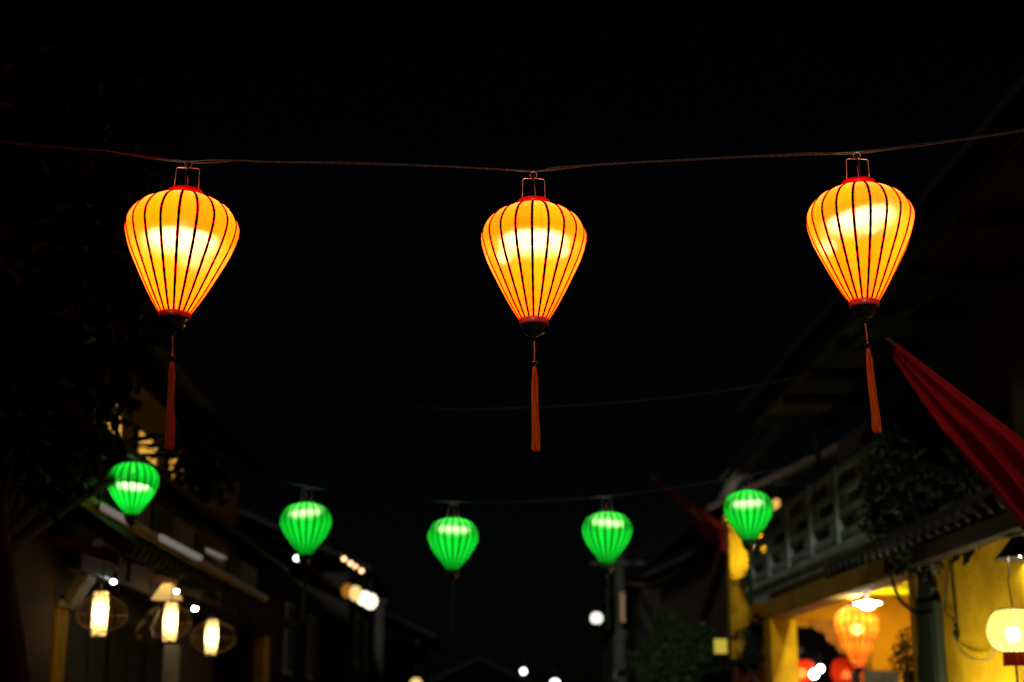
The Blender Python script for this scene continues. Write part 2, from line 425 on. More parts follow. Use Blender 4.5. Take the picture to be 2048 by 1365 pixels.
yl = lantern('silk_lantern', 'lit amber lantern hanging at the middle of the rope', yprof, 20, 'silk_amber', 0.063, 0.0535, ZT, ZL,
             'tassel_red', 'tube_warm', 0.104, -0.012, [(R(205), 0.112, -0.085, 0.026), (R(330), 0.115, -0.07, 0.024)])
yl['group'] = 'amber lanterns on the rope'
def pose(root, loc, spin, lean_y, lean_x, swing, lamp_dz=0.0, lamp_tilt=0.0):
    """stand a lantern at loc: spin about its axis, then lean; the tassel hangs with its own swing"""
    rot = Matrix.Rotation(R(lean_y), 3, 'Y') @ Matrix.Rotation(R(lean_x), 3, 'X') @ Matrix.Rotation(R(spin), 3, 'Z')
    root.location = loc; root.rotation_euler = rot.to_euler()
    for c in root.children:
        if c.name.startswith('hanger'): c.rotation_euler.z = -R(spin)
        if c.name.startswith('drum_lamp'): c.location.z = lamp_dz; c.rotation_euler = (rot.inverted() @ Matrix.Rotation(R(lamp_tilt), 3, 'Y')).to_euler()
        if c.name.startswith('cord'): c.rotation_euler = (rot.inverted() @ Matrix.Rotation(R(swing), 3, 'Y')).to_euler()
LEFT = copytree(yl); LEFT['label'] = 'lit amber lantern hanging leftmost on the rope, tilted to one side'
RIGHT = copytree(yl); RIGHT['label'] = 'lit amber lantern hanging rightmost on the rope, above the red flag'
pose(yl, at(1067.5, 476, 5.14), -4, 0, 0, -0.5)
pose(LEFT, at(365, 458, 5.0), 116, 1.6, 0, -1.8, -0.028, 2); LEFT.scale = (1.03, 1.03, 1.0)
pose(RIGHT, at(1720, 438, 5.07), -58, 0.4, 1.5, -2.3, 0.012, -9)

# the rope: two twisted strands and a flex wound along it
rp = [(-160, 262, 4.7), (0, 283, 4.8), (70, 291, 4.84), (150, 297, 4.87), (215, 302, 4.89), (300, 316, 4.95), (377, 325, 5.0), (430, 325, 5.0), (480, 321, 5.01), (530, 324, 5.02), (690, 327.5, 5.02), (870, 333, 5.08), (1000, 339, 5.12), (1066, 343, 5.14), (1130, 337, 5.14), (1200, 330, 5.13), (1350, 322, 5.11), (1500, 314.5, 5.09), (1640, 309, 5.08), (1712, 307, 5.07), (1790, 298, 5.07), (1900, 284, 5.06), (2048, 262, 5.05), (2350, 205, 5.0)]
core = spline([at(*p) for p in rp], 26)
rope = thing('rope', 'thin twisted rope strung across the street carrying the three amber lanterns', 'rope', core[0])
for s in (0, 1):
    pts = []
    for i, p in enumerate(core):
        a = i * 1.15 + math.pi * s; pts.append(p + Vector((0, math.cos(a), math.sin(a))) * 0.0021)
    tube('strand', pts, 0.0020, 'rope', rope, 6)
flex = [(-160, 259, 4.71), (0, 281, 4.8), (150, 294, 4.87), (300, 312, 4.95), (372, 322, 5.005), (440, 320, 5.01), (560, 324, 5.02), (690, 324, 5.04), (870, 331, 5.08), (1060, 341, 5.14), (1130, 333, 5.145), (1350, 320, 5.11), (1600, 307, 5.08), (1708, 304, 5.08), (1850, 287, 5.06), (2048, 259, 5.05), (2350, 201, 5.0)]
tag(tube('power_cable', spline([at(*p) for p in flex], 10), 0.0022, 'black_cable', None, 6), 'thin black flex running along the lantern rope', 'cable')
# the high wire far behind the amber lanterns
hw = [(-120, 700), (0, 720), (160, 745), (360, 775), (600, 803), (800, 814), (960, 818), (1200, 808), (1450, 782), (1640, 745)]
tag(tube('overhead_wire', spline([at(x, y, 8.6) for x, y in hw], 6), 0.0022, 'black_cable', None, 6), 'faint dark wire sagging across the street below the amber lanterns', 'wire')

# ------------------------------------------------------------------ green lanterns on the far string
GX = 0.2 / 51; GP = [(14, 1037.5), (26, 1039.5), (36, 1044.5), (44, 1052), (49.5, 1063), (51, 1073), (49, 1084), (41.5, 1100), (31, 1115.5), (20.5, 1130), (13, 1142)]
gprof = [(a * GX, (1073 - b) * 0.00392) for a, b in GP]
gl = lantern('silk_lantern', 'x', gprof, 20, 'silk_green', 0.056, 0.052, (1073 - 1037) * 0.00392, (1073 - 1142) * 0.00392,
             'tassel_green', 'tube_green', 0.10, 0.045, [], True, 'tassel_green', 'tassel_green')
gl['group'] = 'green lanterns on the far string'
gspec = [(266, 963, 11.0, 'lit green lantern hanging leftmost, in front of the tiled porch', 0.0, 40), (612, 1043, 11.1, 'lit green lantern second from the left, above the row of peach bulbs', 0.01, 170),
         (906, 1073, 11.2, 'lit green lantern hanging lowest, middle of the five green ones', 0, 0), (1214, 1061, 11.25, 'lit green lantern above the white globe lamp', 0, 260), (1497, 1017, 11.5, 'lit green lantern hanging in front of the balcony and small star flag', 0, 310)]
gtops = []
for i, (x, y, Y, lab, tl, az) in enumerate(gspec):
    o = gl if i == 0 else copytree(gl)
    o['label'] = lab; pose(o, at(x, y, Y), az, 0.8 * (i - 2), 0, 0, (-0.075, 0.01, 0.0, 0.005, -0.01)[i], (4, -6, 2, 5, -3)[i])
    gtops.append(Vector(o.location) + Vector((0, 0, 36 * 0.00392 + 0.130)))
gw = spline([at(-60, 850, 10.8)] + gtops + [at(1700, 900, 11.8), onx(1790, 850, 3.72)], 10)
tag(tube('lantern_wire', gw, 0.004, 'black_cable', None, 6), 'dark wire sagging between the five green lanterns', 'wire')

# ------------------------------------------------------------------ right: veranda house with its balcony (facade X = 3.7)
XR = 3.7
vh = thing('veranda_house', 'yellow house with lit veranda under a concrete lattice balcony', 'house', (XR, 12.2, 0))
box('lintel', (XR, 3.98, 12.17, 18.3, 2.81, 3.09), 'wall_ochre', vh)
box('pillar', (XR + 0.003, 4.04, 18.3, 18.72, 0, 2.805), 'wall_yellow', vh)
box('wall', (4.98, 6.6, 18.34, 18.6, 0, 3.085), 'wall_amber', vh)
box('wall', (4.044, 4.976, 18.34, 18.6, 2.70, 3.085), 'wall_amber', vh)
box('wall', (6.6, 6.8, 12.0, 18.6, 0, 3.09), 'wall_amber', vh)
box('ceiling', (3.985, 6.595, 12.2, 18.335, 3.06, 3.10), 'ceiling_yellow', vh)
for y in (13.6, 15.2, 16.8):
    box('beam', (3.985, 6.59, y, y + 0.12, 2.98, 3.058), 'ceiling_yellow', vh)
box('balcony_slab', (XR - 0.04, 5.3, 12.0, 19.5, 3.10, 3.30), 'concrete', vh)
box('slab_edge', (XR - 0.08, XR - 0.043, 12.0, 19.5, 3.20, 3.285), 'concrete', vh)
box('upper_wall', (5.0, 5.2, 11.9, 19.5, 3.302, 5.3), 'wall_brown', vh)
for y in (13.0, 15.6, 17.8):
    d = box('shutter_door', (4.955, 4.996, y, y + 1.0, 3.32, 5.0), 'paint_blueblack', vh)
    for k in range(2): box('panel', (4.94, 4.953, y + 0.08 + 0.46 * k, y + 0.46 + 0.46 * k, 3.5, 4.85), 'paint_blueblack', d)
# lattice balustrade: posts, rails, short staggered blocks
ys = [12.2, 13.35, 14.5, 15.7, 16.9, 18.05, 19.3]
for y in ys: box('post', (XR - 0.045, XR + 0.085, y - 0.07, y + 0.07, 3.302, 4.10), 'concrete', vh)
for z0, z1 in ((3.33, 3.42), (3.55, 3.64), (3.77, 3.86), (4.0, 4.085)):
    for a, b in zip(ys[:-1], ys[1:]):
        box('rail', (XR - 0.03, XR + 0.06, a + 0.072, b - 0.072, z0, z1), 'concrete', vh)
for k, (z0, z1) in enumerate(((3.42, 3.55), (3.64, 3.77), (3.86, 4.0))):
    for a, b in zip(ys[:-1], ys[1:]):
        y0 = a + 0.074 if k != 1 else b - 0.40
        box('block', (XR - 0.022, XR + 0.052, y0, y0 + 0.32, z0 + 0.002, z1 - 0.002), 'concrete', vh)
# roof over the upper floor: soffit boards, fascia, tile rows
for k in range(5):
    x0 = 3.12 + k * 0.16
    box('soffit_board', (x0, x0 + 0.152, 6.0, 15.8, 4.80 + k * 0.004, 4.83 + k * 0.004), 'soffit', vh)
box('fascia', (3.07, 3.115, 6.0, 15.85, 4.77, 4.95), 'timber_dark', vh)
for y in (6.5, 7.6, 8.7, 9.8, 10.9, 12.0, 13.1, 14.2, 15.3):
    box('rafter', (3.13, 3.95, y, y + 0.09, 4.70, 4.795), 'timber_dark', vh)
v, f = boxdata(0, 1, 0, 1, 0, 1)
rv = [(2.98, 5.9, 4.96), (5.4, 5.9, 6.35), (5.4, 15.95, 6.35), (2.98, 15.95, 4.96)]
slab('roof', rv, (0, 0, 0.06), 'tile_dark', vh)
box('upper_wall', (3.92, 4.1, 5.0, 12.0, 2.95, 4.795), 'wall_brown', vh)
dp = tube('drain_pipe', [at(1626, 770, 16.2), at(1632, 860, 16.2), at(1640, 960, 16.2)], 0.035, 'metal_grey', vh, 8)

# things on and in the veranda
sl_ = thing('saucer_lamp', 'bright white saucer lamp under the veranda ceiling', 'lamp', at(1735, 1206, 15.0))
c = Vector(sl_.location)
lathe('shade', [(0.001, 0.02), (0.03, 0.02), (0.05, 0.012), (0.135, -0.004), (0.138, -0.012), (0.128, -0.010), (0.05, 0.003), (0.001, 0.006)], 'led_saucer', sl_, n=24)
lathe('diffuser', [(0.0005, -0.065), (0.045, -0.06), (0.07, -0.04), (0.08, -0.016), (0.126, -0.013), (0.126, -0.011), (0.001, -0.010)], 'led_saucer', sl_, n=24)
tube('stem', [c + Vector((0, 0, 0.018)), Vector((c.x, c.y, 3.06))], 0.008, 'metal_black', sl_)
gl2 = thing('added_floor_lamp', 'added unseen globe floor lamp lighting the amber veranda end wall', 'lamp', (5.95, 17.0, 0))  # unseen lamp added to light the veranda's end wall
ball('globe', (0, 0, 1.75), 0.12, 'led_deep', gl2, True, 16); tube('pole', [(0, 0, 0.04), (0, 0, 1.635)], 0.014, 'metal_black', gl2, 8, False, True)
lathe('base', [(0.001, 0.045), (0.12, 0.04), (0.13, 0.02), (0.13, 0.001), (0.001, 0.001)], 'metal_black', gl2)
bt_ = thing('added_batten', 'added unseen tube light behind the veranda lintel', 'lamp', (4.04, 15.0, 3.03))  # unseen tube added to light the pillar and end wall
box('tray', (3.983, 4.0, 15.0, 17.4, 2.98, 3.05), 'fixture_white', bt_); tube('tube', [(4.03, 15.05, 3.015), (4.03, 17.35, 3.015)], 0.018, 'led_room', bt_, 10)
# printed orange lantern: same build, own silk
op = [(18, 86), (26, 84), (36, 78), (42, 66), (43.5, 55), (42, 42), (37, 26), (30, 8), (22, -10), (15, -25), (13, -30)]
ol = lantern('silk_lantern', 'orange printed lantern glowing on the veranda behind the saucer lamp', [(a * 0.0056, (b - 55) * 0.0056) for a, b in op], 18, 'silk_printed', 0.10, 0.072, 31 * 0.0056, -83 * 0.0056, 'tassel_red', 'bulb_warm', 0.05, -0.02, [(0, 0.0, -0.07, 0.05)], True)
pose(ol, at(1713, 1247, 16.3), 5, 0, 0, 0)
def squat_lantern(label, loc, r, h, mat, bulbmat, nrib=16, fringe=None, group=None, br=0.035):
    t = thing('round_lantern', label, 'lantern', loc, group)
    prof = [(r * 0.45, h), (r * 0.66, h * 0.9), (r * 0.88, h * 0.62), (r, h * 0.12), (r * 0.985, -h * 0.25), (r * 0.84, -h * 0.68), (r * 0.62, -h * 0.92), (r * 0.45, -h)]
    pr = [(p.x, p.z) for p in spline([Vector((a, 0, b)) for a, b in prof], 3)]
    da = 2 * math.pi / nrib; V = []; F = []; k = 4
    for a, z in pr:
        for i in range(k + 1):
            u = i / k; b = 1 - 0.012 * 4 * u * (1 - u); g = (u - 0.5) * da; V.append((a * b * math.cos(g), a * b * math.sin(g), z))
    for j in range(len(pr) - 1):
        for i in range(k): q = j * (k + 1) + i; F.append((q, q + 1, q + k + 2, q + k + 1))
    me = None; m2 = None
    for g in range(nrib):
        if me is None: o = mesh('fabric_panel', V, F, mat, t, True, True); me = o.data
        else: o = link('fabric_panel', me, None, t)
        o.rotation_euler.z = (g + 0.5) * da
    for g in range(nrib):
        if m2 is None: o = tube('rib', [(a + 0.001, 0, z) for a, z in pr], 0.0028, 'bamboo_dark', t, 4, False, True); m2 = o.data
        else: o = link('rib', m2, None, t)
        o.rotation_euler.z = g * da
    for z, nm in ((h, 'top_ring'), (-h, 'bottom_ring')):
        lathe(nm, [(r * 0.40, z - 0.008), (r * 0.46, z - 0.008), (r * 0.46, z + 0.008), (r * 0.40, z + 0.008), (r * 0.40, z - 0.008)], 'timber_dark', t, n=24)
    if fringe:
        parts = []
        for i in range(44):
            a = 2 * math.pi * i / 44; rr = r * 0.44
            parts.append(tubedata([(rr * math.cos(a), rr * math.sin(a), -h - 0.006), (rr * math.cos(a), rr * math.sin(a), -h - fringe * random.uniform(0.94, 1))], 0.006, 4))
        V, F = merge(parts); mesh('fringe', V, F, 'tassel_red', t, False, True)
    ball('bulb', (0, 0, -h * 0.15), br, bulbmat, t, True, 12)
    tube('socket_stem', [(0, 0, h), (0, 0, 0.02)], 0.008, 'black_cable', t, 6, False, True)
    return t
q = at(1604, 1343, 20.6); squat_lantern('orange round lantern beyond the veranda doorway, beside the pillar', q, 0.20, 0.16, 'silk_red', 'bulb_warm', group='red lanterns past the doorway', br=0.055)
q = at(1692, 1345, 20.6); squat_lantern('dark red round lantern low beyond the veranda doorway', q, 0.22, 0.2, 'silk_red', 'bulb_small', group='red lanterns past the doorway', br=0.05)
for (x, y, r, lab) in ((1628, 1349, 0.055, 'larger bare white bulb between the two red lanterns'), (1641, 1338, 0.042, 'smaller bare white bulb between the two red lanterns')):
    t = thing('bare_bulb', lab, 'bulb', at(x, y, 20.2)); ball('bulb', (0, 0, 0), r, 'bulb_white', t, True)
    lathe('cap', [(0.012, r * 0.9), (0.018, r * 0.9), (0.018, r + 0.05), (0.001, r + 0.05)], 'metal_grey', t)
    tube('flex', [(0, 0, r + 0.05), (0.0, 0, 0.5)], 0.005, 'black_cable', t, 6, False, True)
# room beyond the doorway
bk = thing('back_room', 'dark room seen through the veranda doorway', 'room', (4.0, 23, 0))
box('wall', (3.9, 7.0, 23.0, 23.2, 0, 3.6), 'paint_blueblack', bk)
box('ceiling', (3.9, 7.0, 18.75, 22.99, 3.45, 3.6), 'paint_blueblack', bk)
box('shelf', (4.1, 5.2, 22.6, 22.98, 1.9, 1.95), 'fixture_white', bk)
# scalloped hanging in the doorway
sc = [(1618, 1240), (1622, 1250), (1630, 1260), (1640, 1265), (1650, 1266), (1652, 1275), (1656, 1284), (1664, 1289), (1671, 1289), (1673, 1298), (1679, 1305), (1688, 1308), (1697, 1307), (1715, 1307), (1715, 1240)]
dr = slab('scalloped_valance', [at(x, y, 18.28) for x, y in sc], (0, 0.03, 0), 'cloth_tan')
tag(dr, 'tan scalloped valance stepping down the side of the dark doorway', 'valance')
# low cupboard against the veranda wall and the pale carton on it
cb = thing('cupboard', 'dark low cupboard against the amber veranda wall', 'cupboard', at(1760, 1365, 17.6))
a = at(1727, 1341, 17.6); b = at(1798, 1341, 17.6)
box('cabinet', (a.x, b.x, 17.6, 18.2, 0.13, a.z), 'paint_blueblack', cb)
for k in range(2):
    w0 = a.x + (b.x - a.x) * (0.04 + 0.49 * k); w1 = w0 + (b.x - a.x) * 0.43
    dd = box('door', (w0, w1, 17.575, 17.597, 0.3, a.z - 0.06), 'paint_blueblack', cb); ball('knob', ((w0 if k else w1) , 17.56, 1.5), 0.015, 'gilt', dd)
a = at(1722, 1337, 17.2); pst = box('orange_post', (a.x - 0.03, a.x + 0.03, 17.2, 17.26, 0.13, a.z), 'tassel_red'); tag(pst, 'thin orange post beside the dark low cupboard', 'post')
cp = thing('lantern_pole', 'dark post under the orange printed lantern', 'post', at(1713, 1365, 16.6)); a = at(1713, 1312, 16.6)
box('shaft', (a.x - 0.028, a.x + 0.028, 16.57, 16.63, 0.13, a.z), 'timber_dark', cp)
box('crosspiece', (a.x - 0.10, a.x + 0.10, 16.57, 16.63, a.z + 0.002, a.z + 0.04), 'timber_dark', cp)
a = at(1836, 1365, 13.0); pb = box('cream_carton', (a.x - 0.08, a.x + 0.07, 13.0, 13.2, 1.75, at(1836, 1342, 13).z), 'plaster_white'); tag(pb, 'pale carton standing beside the potted branch', 'carton')
st = thing('plant_stand', 'dark stand behind the shutter under the potted branch', 'stand', (a.x, 13.1, 0)); box('top', (a.x - 0.35, a.x + 0.35, 12.95, 13.4, 1.70, 1.748), 'timber_dark', st)
for dx in (-0.3, 0.3):
    for y in (13.0, 13.34): box('leg', (a.x + dx - 0.025, a.x + dx + 0.025, y - 0.02, y + 0.02, 0, 1.698), 'timber_dark', st)
# dry branch in a pot
def branch(base, tips, rng, par, r0=0.012, mat='twig'):
    parts = []; lv = []
    for tp in tips:
        base = Vector(base); tp = Vector(tp); m = (base + tp) / 2 + Vector((rng.gauss(0, .03), rng.gauss(0, .03), 0.02))
        pts = spline([base, m, tp], 6); parts.append(tubedata(pts, [r0 * (1 - 0.8 * i / (len(pts) - 1)) for i in range(len(pts))], 5))
        for p in pts[4:]:
            for _ in range(3):
                e = p + Vector((rng.gauss(0, .05), rng.gauss(0, .05), rng.gauss(0.0, .045)))
                parts.append(tubedata([p, (p + e) / 2 + Vector((0, 0, .008)), e], 0.0022, 3)); lv.append((e, 0.025))
    V, F = merge(parts); mesh('twigs', V, F, mat, par); return lv
rng = random.Random(5)
bt = at(1822, 1340, 12.7); pot = thing('potted_branch', 'leafy dark branch in a pot against the lit veranda wall', 'plant', (bt.x, bt.y, 1.75))
lathe('pot', [(0.001, 0), (0.05, 0), (0.075, 0.13), (0.08, 0.14), (0.07, 0.145), (0.06, 0.12)], 'clay', pot)
lv = branch((bt.x, bt.y, 1.86), [at(1803, 1285, 12.7), at(1797, 1262, 12.7), at(1818, 1272, 12.7), at(1826, 1300, 12.7), at(1790, 1305, 12.7), at(1832, 1285, 12.7)], rng, pot)
V, F = leaves(lv, 420, 0.045, rng); mesh('leaves', V, F, 'leaf_dark', pot)

# ------------------------------------------------------------------ right: near house, yellow wall, awning, shutter
nh = thing('yellow_house', 'yellow rendered house front with a dark tiled awning and round lantern', 'house', (XR, 8, 0))
box('wall', (XR, 3.91, 3.0, 11.9, 0, 2.94), 'wall_yellow', nh)
box('end_pier', (XR - 0.05, 3.95, 11.92, 12.16, 0, 2.80), 'wall_ochre', nh)
sh = box('shutter', (XR - 0.075, XR - 0.003, 11.42, 11.90, 0.15, 2.50), 'paint_darkgreen', nh)
for k in range(2): box('shutter_panel', (XR - 0.088, XR - 0.077, 11.47, 11.85, 0.3 + 1.1 * k, 1.3 + 1.1 * k), 'paint_darkgreen', sh)
arc = [onx(1836, 1365, XR - 0.06), onx(1836, 1180, XR - 0.06), onx(1838, 1163, XR - 0.06), onx(1845, 1152, XR - 0.06), onx(1856, 1158, XR - 0.06), onx(1862, 1175, XR - 0.06), onx(1864, 1365, XR - 0.06)]
slab('shutter_frame', arc, (0.055, 0, 0), 'paint_darkgreen', nh)
# tiled awning: battens below, individual rows of round tiles above
slab('awning_deck', [(2.95, 7.0, 2.72), (3.69, 7.0, 3.10), (3.69, 12.15, 3.10), (2.95, 12.15, 2.72)], (0, 0, 0.03), 'timber_dark', nh)
box('awning_beam', (3.45, 3.57, 7.0, 12.15, 2.76, 2.90), 'timber_dark', nh)
tm = None
for k in range(26):
    y = 7.1 + k * 0.195
    V, F = tubedata([(2.92, 0, 2.765), (3.68, 0, 3.155)], 0.05, 8)
    if tm is None: o = mesh('tile_row', V, F, 'tile_dark', nh, True, True); tm = o.data
    else: o = link('tile_row', tm, None, nh)
    o.location = Vector((0, y, 0)) - Vector(nh.location)
# round lantern on the wall with its wire
rl = at(2026, 1262, 9.42)
squat_lantern('pale lime round lantern with red fringe hanging before the yellow wall', rl, 0.166, 0.137, 'silk_lime', 'bulb_lime', fringe=0.09, br=0.04)
tag(tube('lantern_flex', spline([rl + Vector((0, 0, 0.13)), at(2025, 1220, 9.42), at(2019, 1178, 9.42), at(2016, 1160, 9.42), at(2019, 1145, 9.43), at(2016, 1120, 9.45), at(2017, 1095, 9.5)], 6), 0.0045, 'black_cable'), 'kinked dark flex above the pale lime round lantern', 'flex')
tt = thing('lantern_tail', 'thin dark tail and disc under the pale lime lantern', 'tail', rl + Vector((0, 0, -0.36)))
tube('stem', [(0, 0, 0.2), (0, 0, -0.02)], 0.008, 'metal_black', tt, 6, False, True); lathe('disc', [(0.001, -0.02), (0.11, -0.022), (0.11, -0.03), (0.001, -0.03)], 'timber_dark', tt)
# globe lamp added on the pavement, out of view, to light the yellow wall
pg = thing('added_post_lamp', 'added unseen globe lamp on a low post lighting the yellow wall', 'lamp', (3.2, 10.35, 0.125))
ball('globe', (0, 0, 1.2), 0.14, 'globe_stand', pg, True, 16); tube('post', [(0, 0, 0), (0, 0, 1.07)], 0.03, 'metal_black', pg, 10, False, True)
lathe('base', [(0.001, 0.05), (0.09, 0.045), (0.1, 0.0), (0.001, 0.0)], 'metal_black', pg); lathe('collar', [(0.05, 1.05), (0.085, 1.09), (0.05, 1.075), (0.05, 1.05)], 'metal_black', pg)
V = []; F = []
for k in range(13):
    a = R(90 + 180 * k / 12); V += [Vector(pg.location) + Vector((0.19 * math.cos(a), 0.19 * math.sin(a), z)) for z in (0.85, 1.62)]
    if k: F.append((2 * k - 2, 2 * k, 2 * k + 1, 2 * k - 1))
rf = mesh('spill_shield', V, F, 'shade_black', pg, True); rf.modifiers.new('thick', 'SOLIDIFY').thickness = 0.006  # added black half cylinder keeps the lamp's spill off the street
# black shaded wall lamp
wl_ = thing('wall_lamp', 'black shaded lamp washing the yellow wall above the lime lantern', 'lamp', at(2040, 1100, 9.45))
lathe('shade', [(0.03, 0.09), (0.05, 0.085), (0.10, 0.02), (0.17, -0.06), (0.165, -0.06), (0.095, 0.015), (0.03, 0.07), (0.03, 0.09)], 'shade_black', wl_, n=28)
ball('bulb', (0, 0, -0.01), 0.035, 'led_wall', wl_, True)
a = Vector(wl_.location); tube('arm', spline([a + Vector((0, 0, 0.085)), a + Vector((0.05, 0, 0.16)), a + Vector((0.2, 0, 0.15)), Vector((XR - 0.005, a.y, a.z + 0.1))], 5), 0.012, 'shade_black', wl_)
# loose wires on the wall, plug
w1 = spline([onx(x, y, XR - 0.03) for x, y in ((1897, 1120), (1895, 1150), (1891, 1190), (1890, 1220), (1897, 1230), (1904, 1236), (1909, 1245))], 6)
w2 = spline([onx(x, y, XR - 0.03) for x, y in ((1901, 1120), (1904, 1160), (1908, 1200), (1911, 1230), (1910, 1250), (1912, 1272), (1914, 1282))], 6)
w3 = spline([onx(1915, 1283, XR - 0.03), onx(1922, 1300, XR - 0.03), onx(1938, 1314, XR - 0.04), onx(1962, 1321, XR - 0.06), at(1978, 1317, 10.0), at(1990, 1298, 9.6)], 6)
wt = thing('wall_wires', 'two dark wires and a plug dangling on the yellow wall', 'wires', w1[0])
tube('wire', w1, 0.006, 'black_cable', wt, 6); tube('wire', w2, 0.008, 'black_cable', wt, 6); tube('lead', w3, 0.006, 'rattan', wt, 6)
a = onx(1910, 1262, XR - 0.035); b = onx(1914, 1278, XR - 0.035)
tube('plug', [a, a.lerp(b, .4), b], [0.016, 0.02, 0.017], 'black_cable', wt, 8); a = onx(1910, 1250, XR - 0.035); tube('plug', [a, onx(1910, 1258, XR - 0.035)], 0.014, 'black_cable', wt, 8)
# thick cable looping across the veranda front
tag(tube('looped_cable', spline([at(1782, 1138, 11.9), at(1786, 1165, 11.9), at(1796, 1192, 11.9), at(1812, 1212, 11.85), at(1832, 1227, 11.8), at(1850, 1238, 11.75)], 6), 0.016, 'black_cable'), 'thick black cable drooping across the corner of the veranda', 'cable')
# plants over the awning
rng = random.Random(11)
bs = thing('awning_shrub', 'dark shrub spilling over the awning below the balcony end', 'shrub', (3.4, 11.2, 3.15))
blob = [(at(1790, 1040, 11.6), .28), (at(1850, 1010, 11.3), .34), (at(1830, 1085, 11.4), .26), (at(1920, 1000, 11.0), .36), (at(1780, 970, 11.6), .25), (at(1845, 920, 11.6), .3), (at(1990, 960, 10.6), .38), (at(1960, 1050, 10.6), .26), (at(1800, 880, 11.8), .2), (at(2030, 850, 10.4), .2)]
V, F = leaves(blob, 5200, 0.10, rng); mesh('foliage', V, F, 'leaf_dark', bs)
parts = [tubedata(spline([Vector((3.45, 11.2, 3.1)), (Vector((3.45, 11.2, 3.1)) + c) / 2 + Vector((0, 0, .08)), c], 5), 0.012, 5) for c, r in blob]
V, F = merge(parts); mesh('stems', V, F, 'twig', bs)
fl = thing('leaf_glow', 'small added yellow glow standing for lit leaves above the awning', 'lamp', at(1843, 932, 11.75))  # glowing ball put in for the glow on the leaves
ball('bulb', (0, 0, 0), 0.028, 'sign_yellow', fl, True); tube('stake', [(0, 0, -0.02), (0, 0, -0.4)], 0.008, 'metal_black', fl, 6, False, True)

# ------------------------------------------------------------------ flags on slanted poles
def flag(name, label, tip, base, drop, mat, star=None, folds=3.0, seed=1, amp=0.05):
    tip = Vector(tip); base = Vector(base)
    t = thing(name, label, 'flag', base)
    tube('pole', [base, tip + (tip - base).normalized() * 0.05], 0.013, 'timber_dark', t, 8)
    nu, nv = 44, 30; V = []; F = []
    ax = (base - tip)
    for i in range(nu + 1):
        u = i / nu
        for j in range(nv + 1):
            q = j / nv
            e = tip + ax * (u * 0.86)
            h = drop(u); 
            # free edge slides back along the pole as the cloth hangs
            p = e + Vector((h[0] * q, 0, -h[1] * q))
            g = amp * (0.15 + u) * min(1, q * 4)
            p.y += g * (math.sin(6.28 * folds * q + 1.7 * u + seed) + 0.55 * math.sin(6.28 * folds * 2.3 * q + 4 * u + 1) + 0.3 * math.sin(9 * u + 5 * q)) - 0.03
            p.z += 0.35 * g * math.sin(6.28 * folds * q + 1.7 * u + seed + 1.2)
            p.x += 0.25 * g * math.sin(7 * u + 3 * q)
            V.append(p)
    for i in range(nu):
        for j in range(nv): a = i * (nv + 1) + j; F.append((a, a + 1, a + nv + 2, a + nv + 1))
    cl = mesh('cloth', V, F, mat, t, True)
    if star:
        u0, v0, rr = star; ptsf = []
        def surf(u, q):
            u = max(0, min(.999, u)); q = max(0, min(.999, q)); i = int(u * nu); j = int(q * nv); fu = u * nu - i; fv = q * nv - j
            g = lambda a, b: V[a * (nv + 1) + b]
            return (g(i, j) * (1 - fu) + g(i + 1, j) * fu) * (1 - fv) + (g(i, j + 1) * (1 - fu) + g(i + 1, j + 1) * fu) * fv
        ring = []
        for k in range(10):
            r_ = rr if k % 2 == 0 else rr * 0.4; a = math.pi / 2 + k * math.pi / 5
            ring.append((u0 + r_ * math.cos(a) * 0.8, v0 - r_ * math.sin(a)))
        VV = [surf(u0, v0) + Vector((0, -0.008, 0))] + [surf(*p_) + Vector((0, -0.008, 0)) for p_ in ring]
        mesh('star', VV, [(0, 1 + k, 1 + (k + 1) % 10) for k in range(10)], 'flag_yellow', cl)
    return t
tip = at(1787, 688, 7.3); bs_ = Vector((XR - 0.01, 7.5, 2.42))
flag('hanging_flag', 'large red flag draped from a slanted pole at the right edge', tip, bs_, lambda u: (-0.02 + 0.05 * math.sin(u * 3), 0.10 + 0.60 * min(1, u * 1.9) - 0.10 * u + 0.035 * math.sin(11 * u)), 'flag_red', None, 2.5, 2, 0.13)
tip = at(1308, 957, 20.2); bs_ = Vector((3.85, 21.46, at(1475, 1066, 21.46).z))
flag('hanging_flag', 'small dim red flag with a yellow star beside a green lantern', tip, bs_, lambda u: (0.05, 0.05 + 0.36 * min(1, u * 1.5)), 'flag_red_shaded', (0.55, 0.36, 0.24), 1.2, 5, 0.03)

# ------------------------------------------------------------------ right: the next house along, lit end wall, plants, sign
fh = thing('far_yellow_house', 'narrow lit yellow end wall of the house past the balcony', 'house', (3.8, 21.5, 0))
a = at(1457, 1070, 21.5); b = at(1540, 1070, 21.5)
box('wall', (a.x, b.x + 0.02, 21.5, 21.8, 0, 4.45), 'wall_yellow', fh)
box('cornice', (a.x - 0.06, b.x + 0.04, 21.45, 21.82, 4.453, 4.58), 'wall_ochre', fh)
box('side_wall', (a.x, a.x + 0.2, 21.803, 30, 0, 4.4), 'wall_brown', fh)
slab('roof', [(a.x - 0.35, 21.3, 4.585), (a.x + 2.2, 21.3, 5.8), (a.x + 2.2, 30.2, 5.8), (a.x - 0.35, 30.2, 4.585)], (0, 0, 0.08), 'tile_dark', fh)
wlp = thing('wall_lamp', 'added unseen hooded lamp lighting the yellow end wall past the balcony', 'lamp', at(1548, 1150, 20.6))  # unseen lamp added for the end wall; hoods keep it off the street
ball('bulb', (0, 0, 0), 0.06, 'bulb_strong', wlp, True); tube('arm', [(0, 0, 0.05), (0, 0.4, 0.2), (0, 0.89, 0.2)], 0.02, 'metal_black', wlp, 6, False, True)
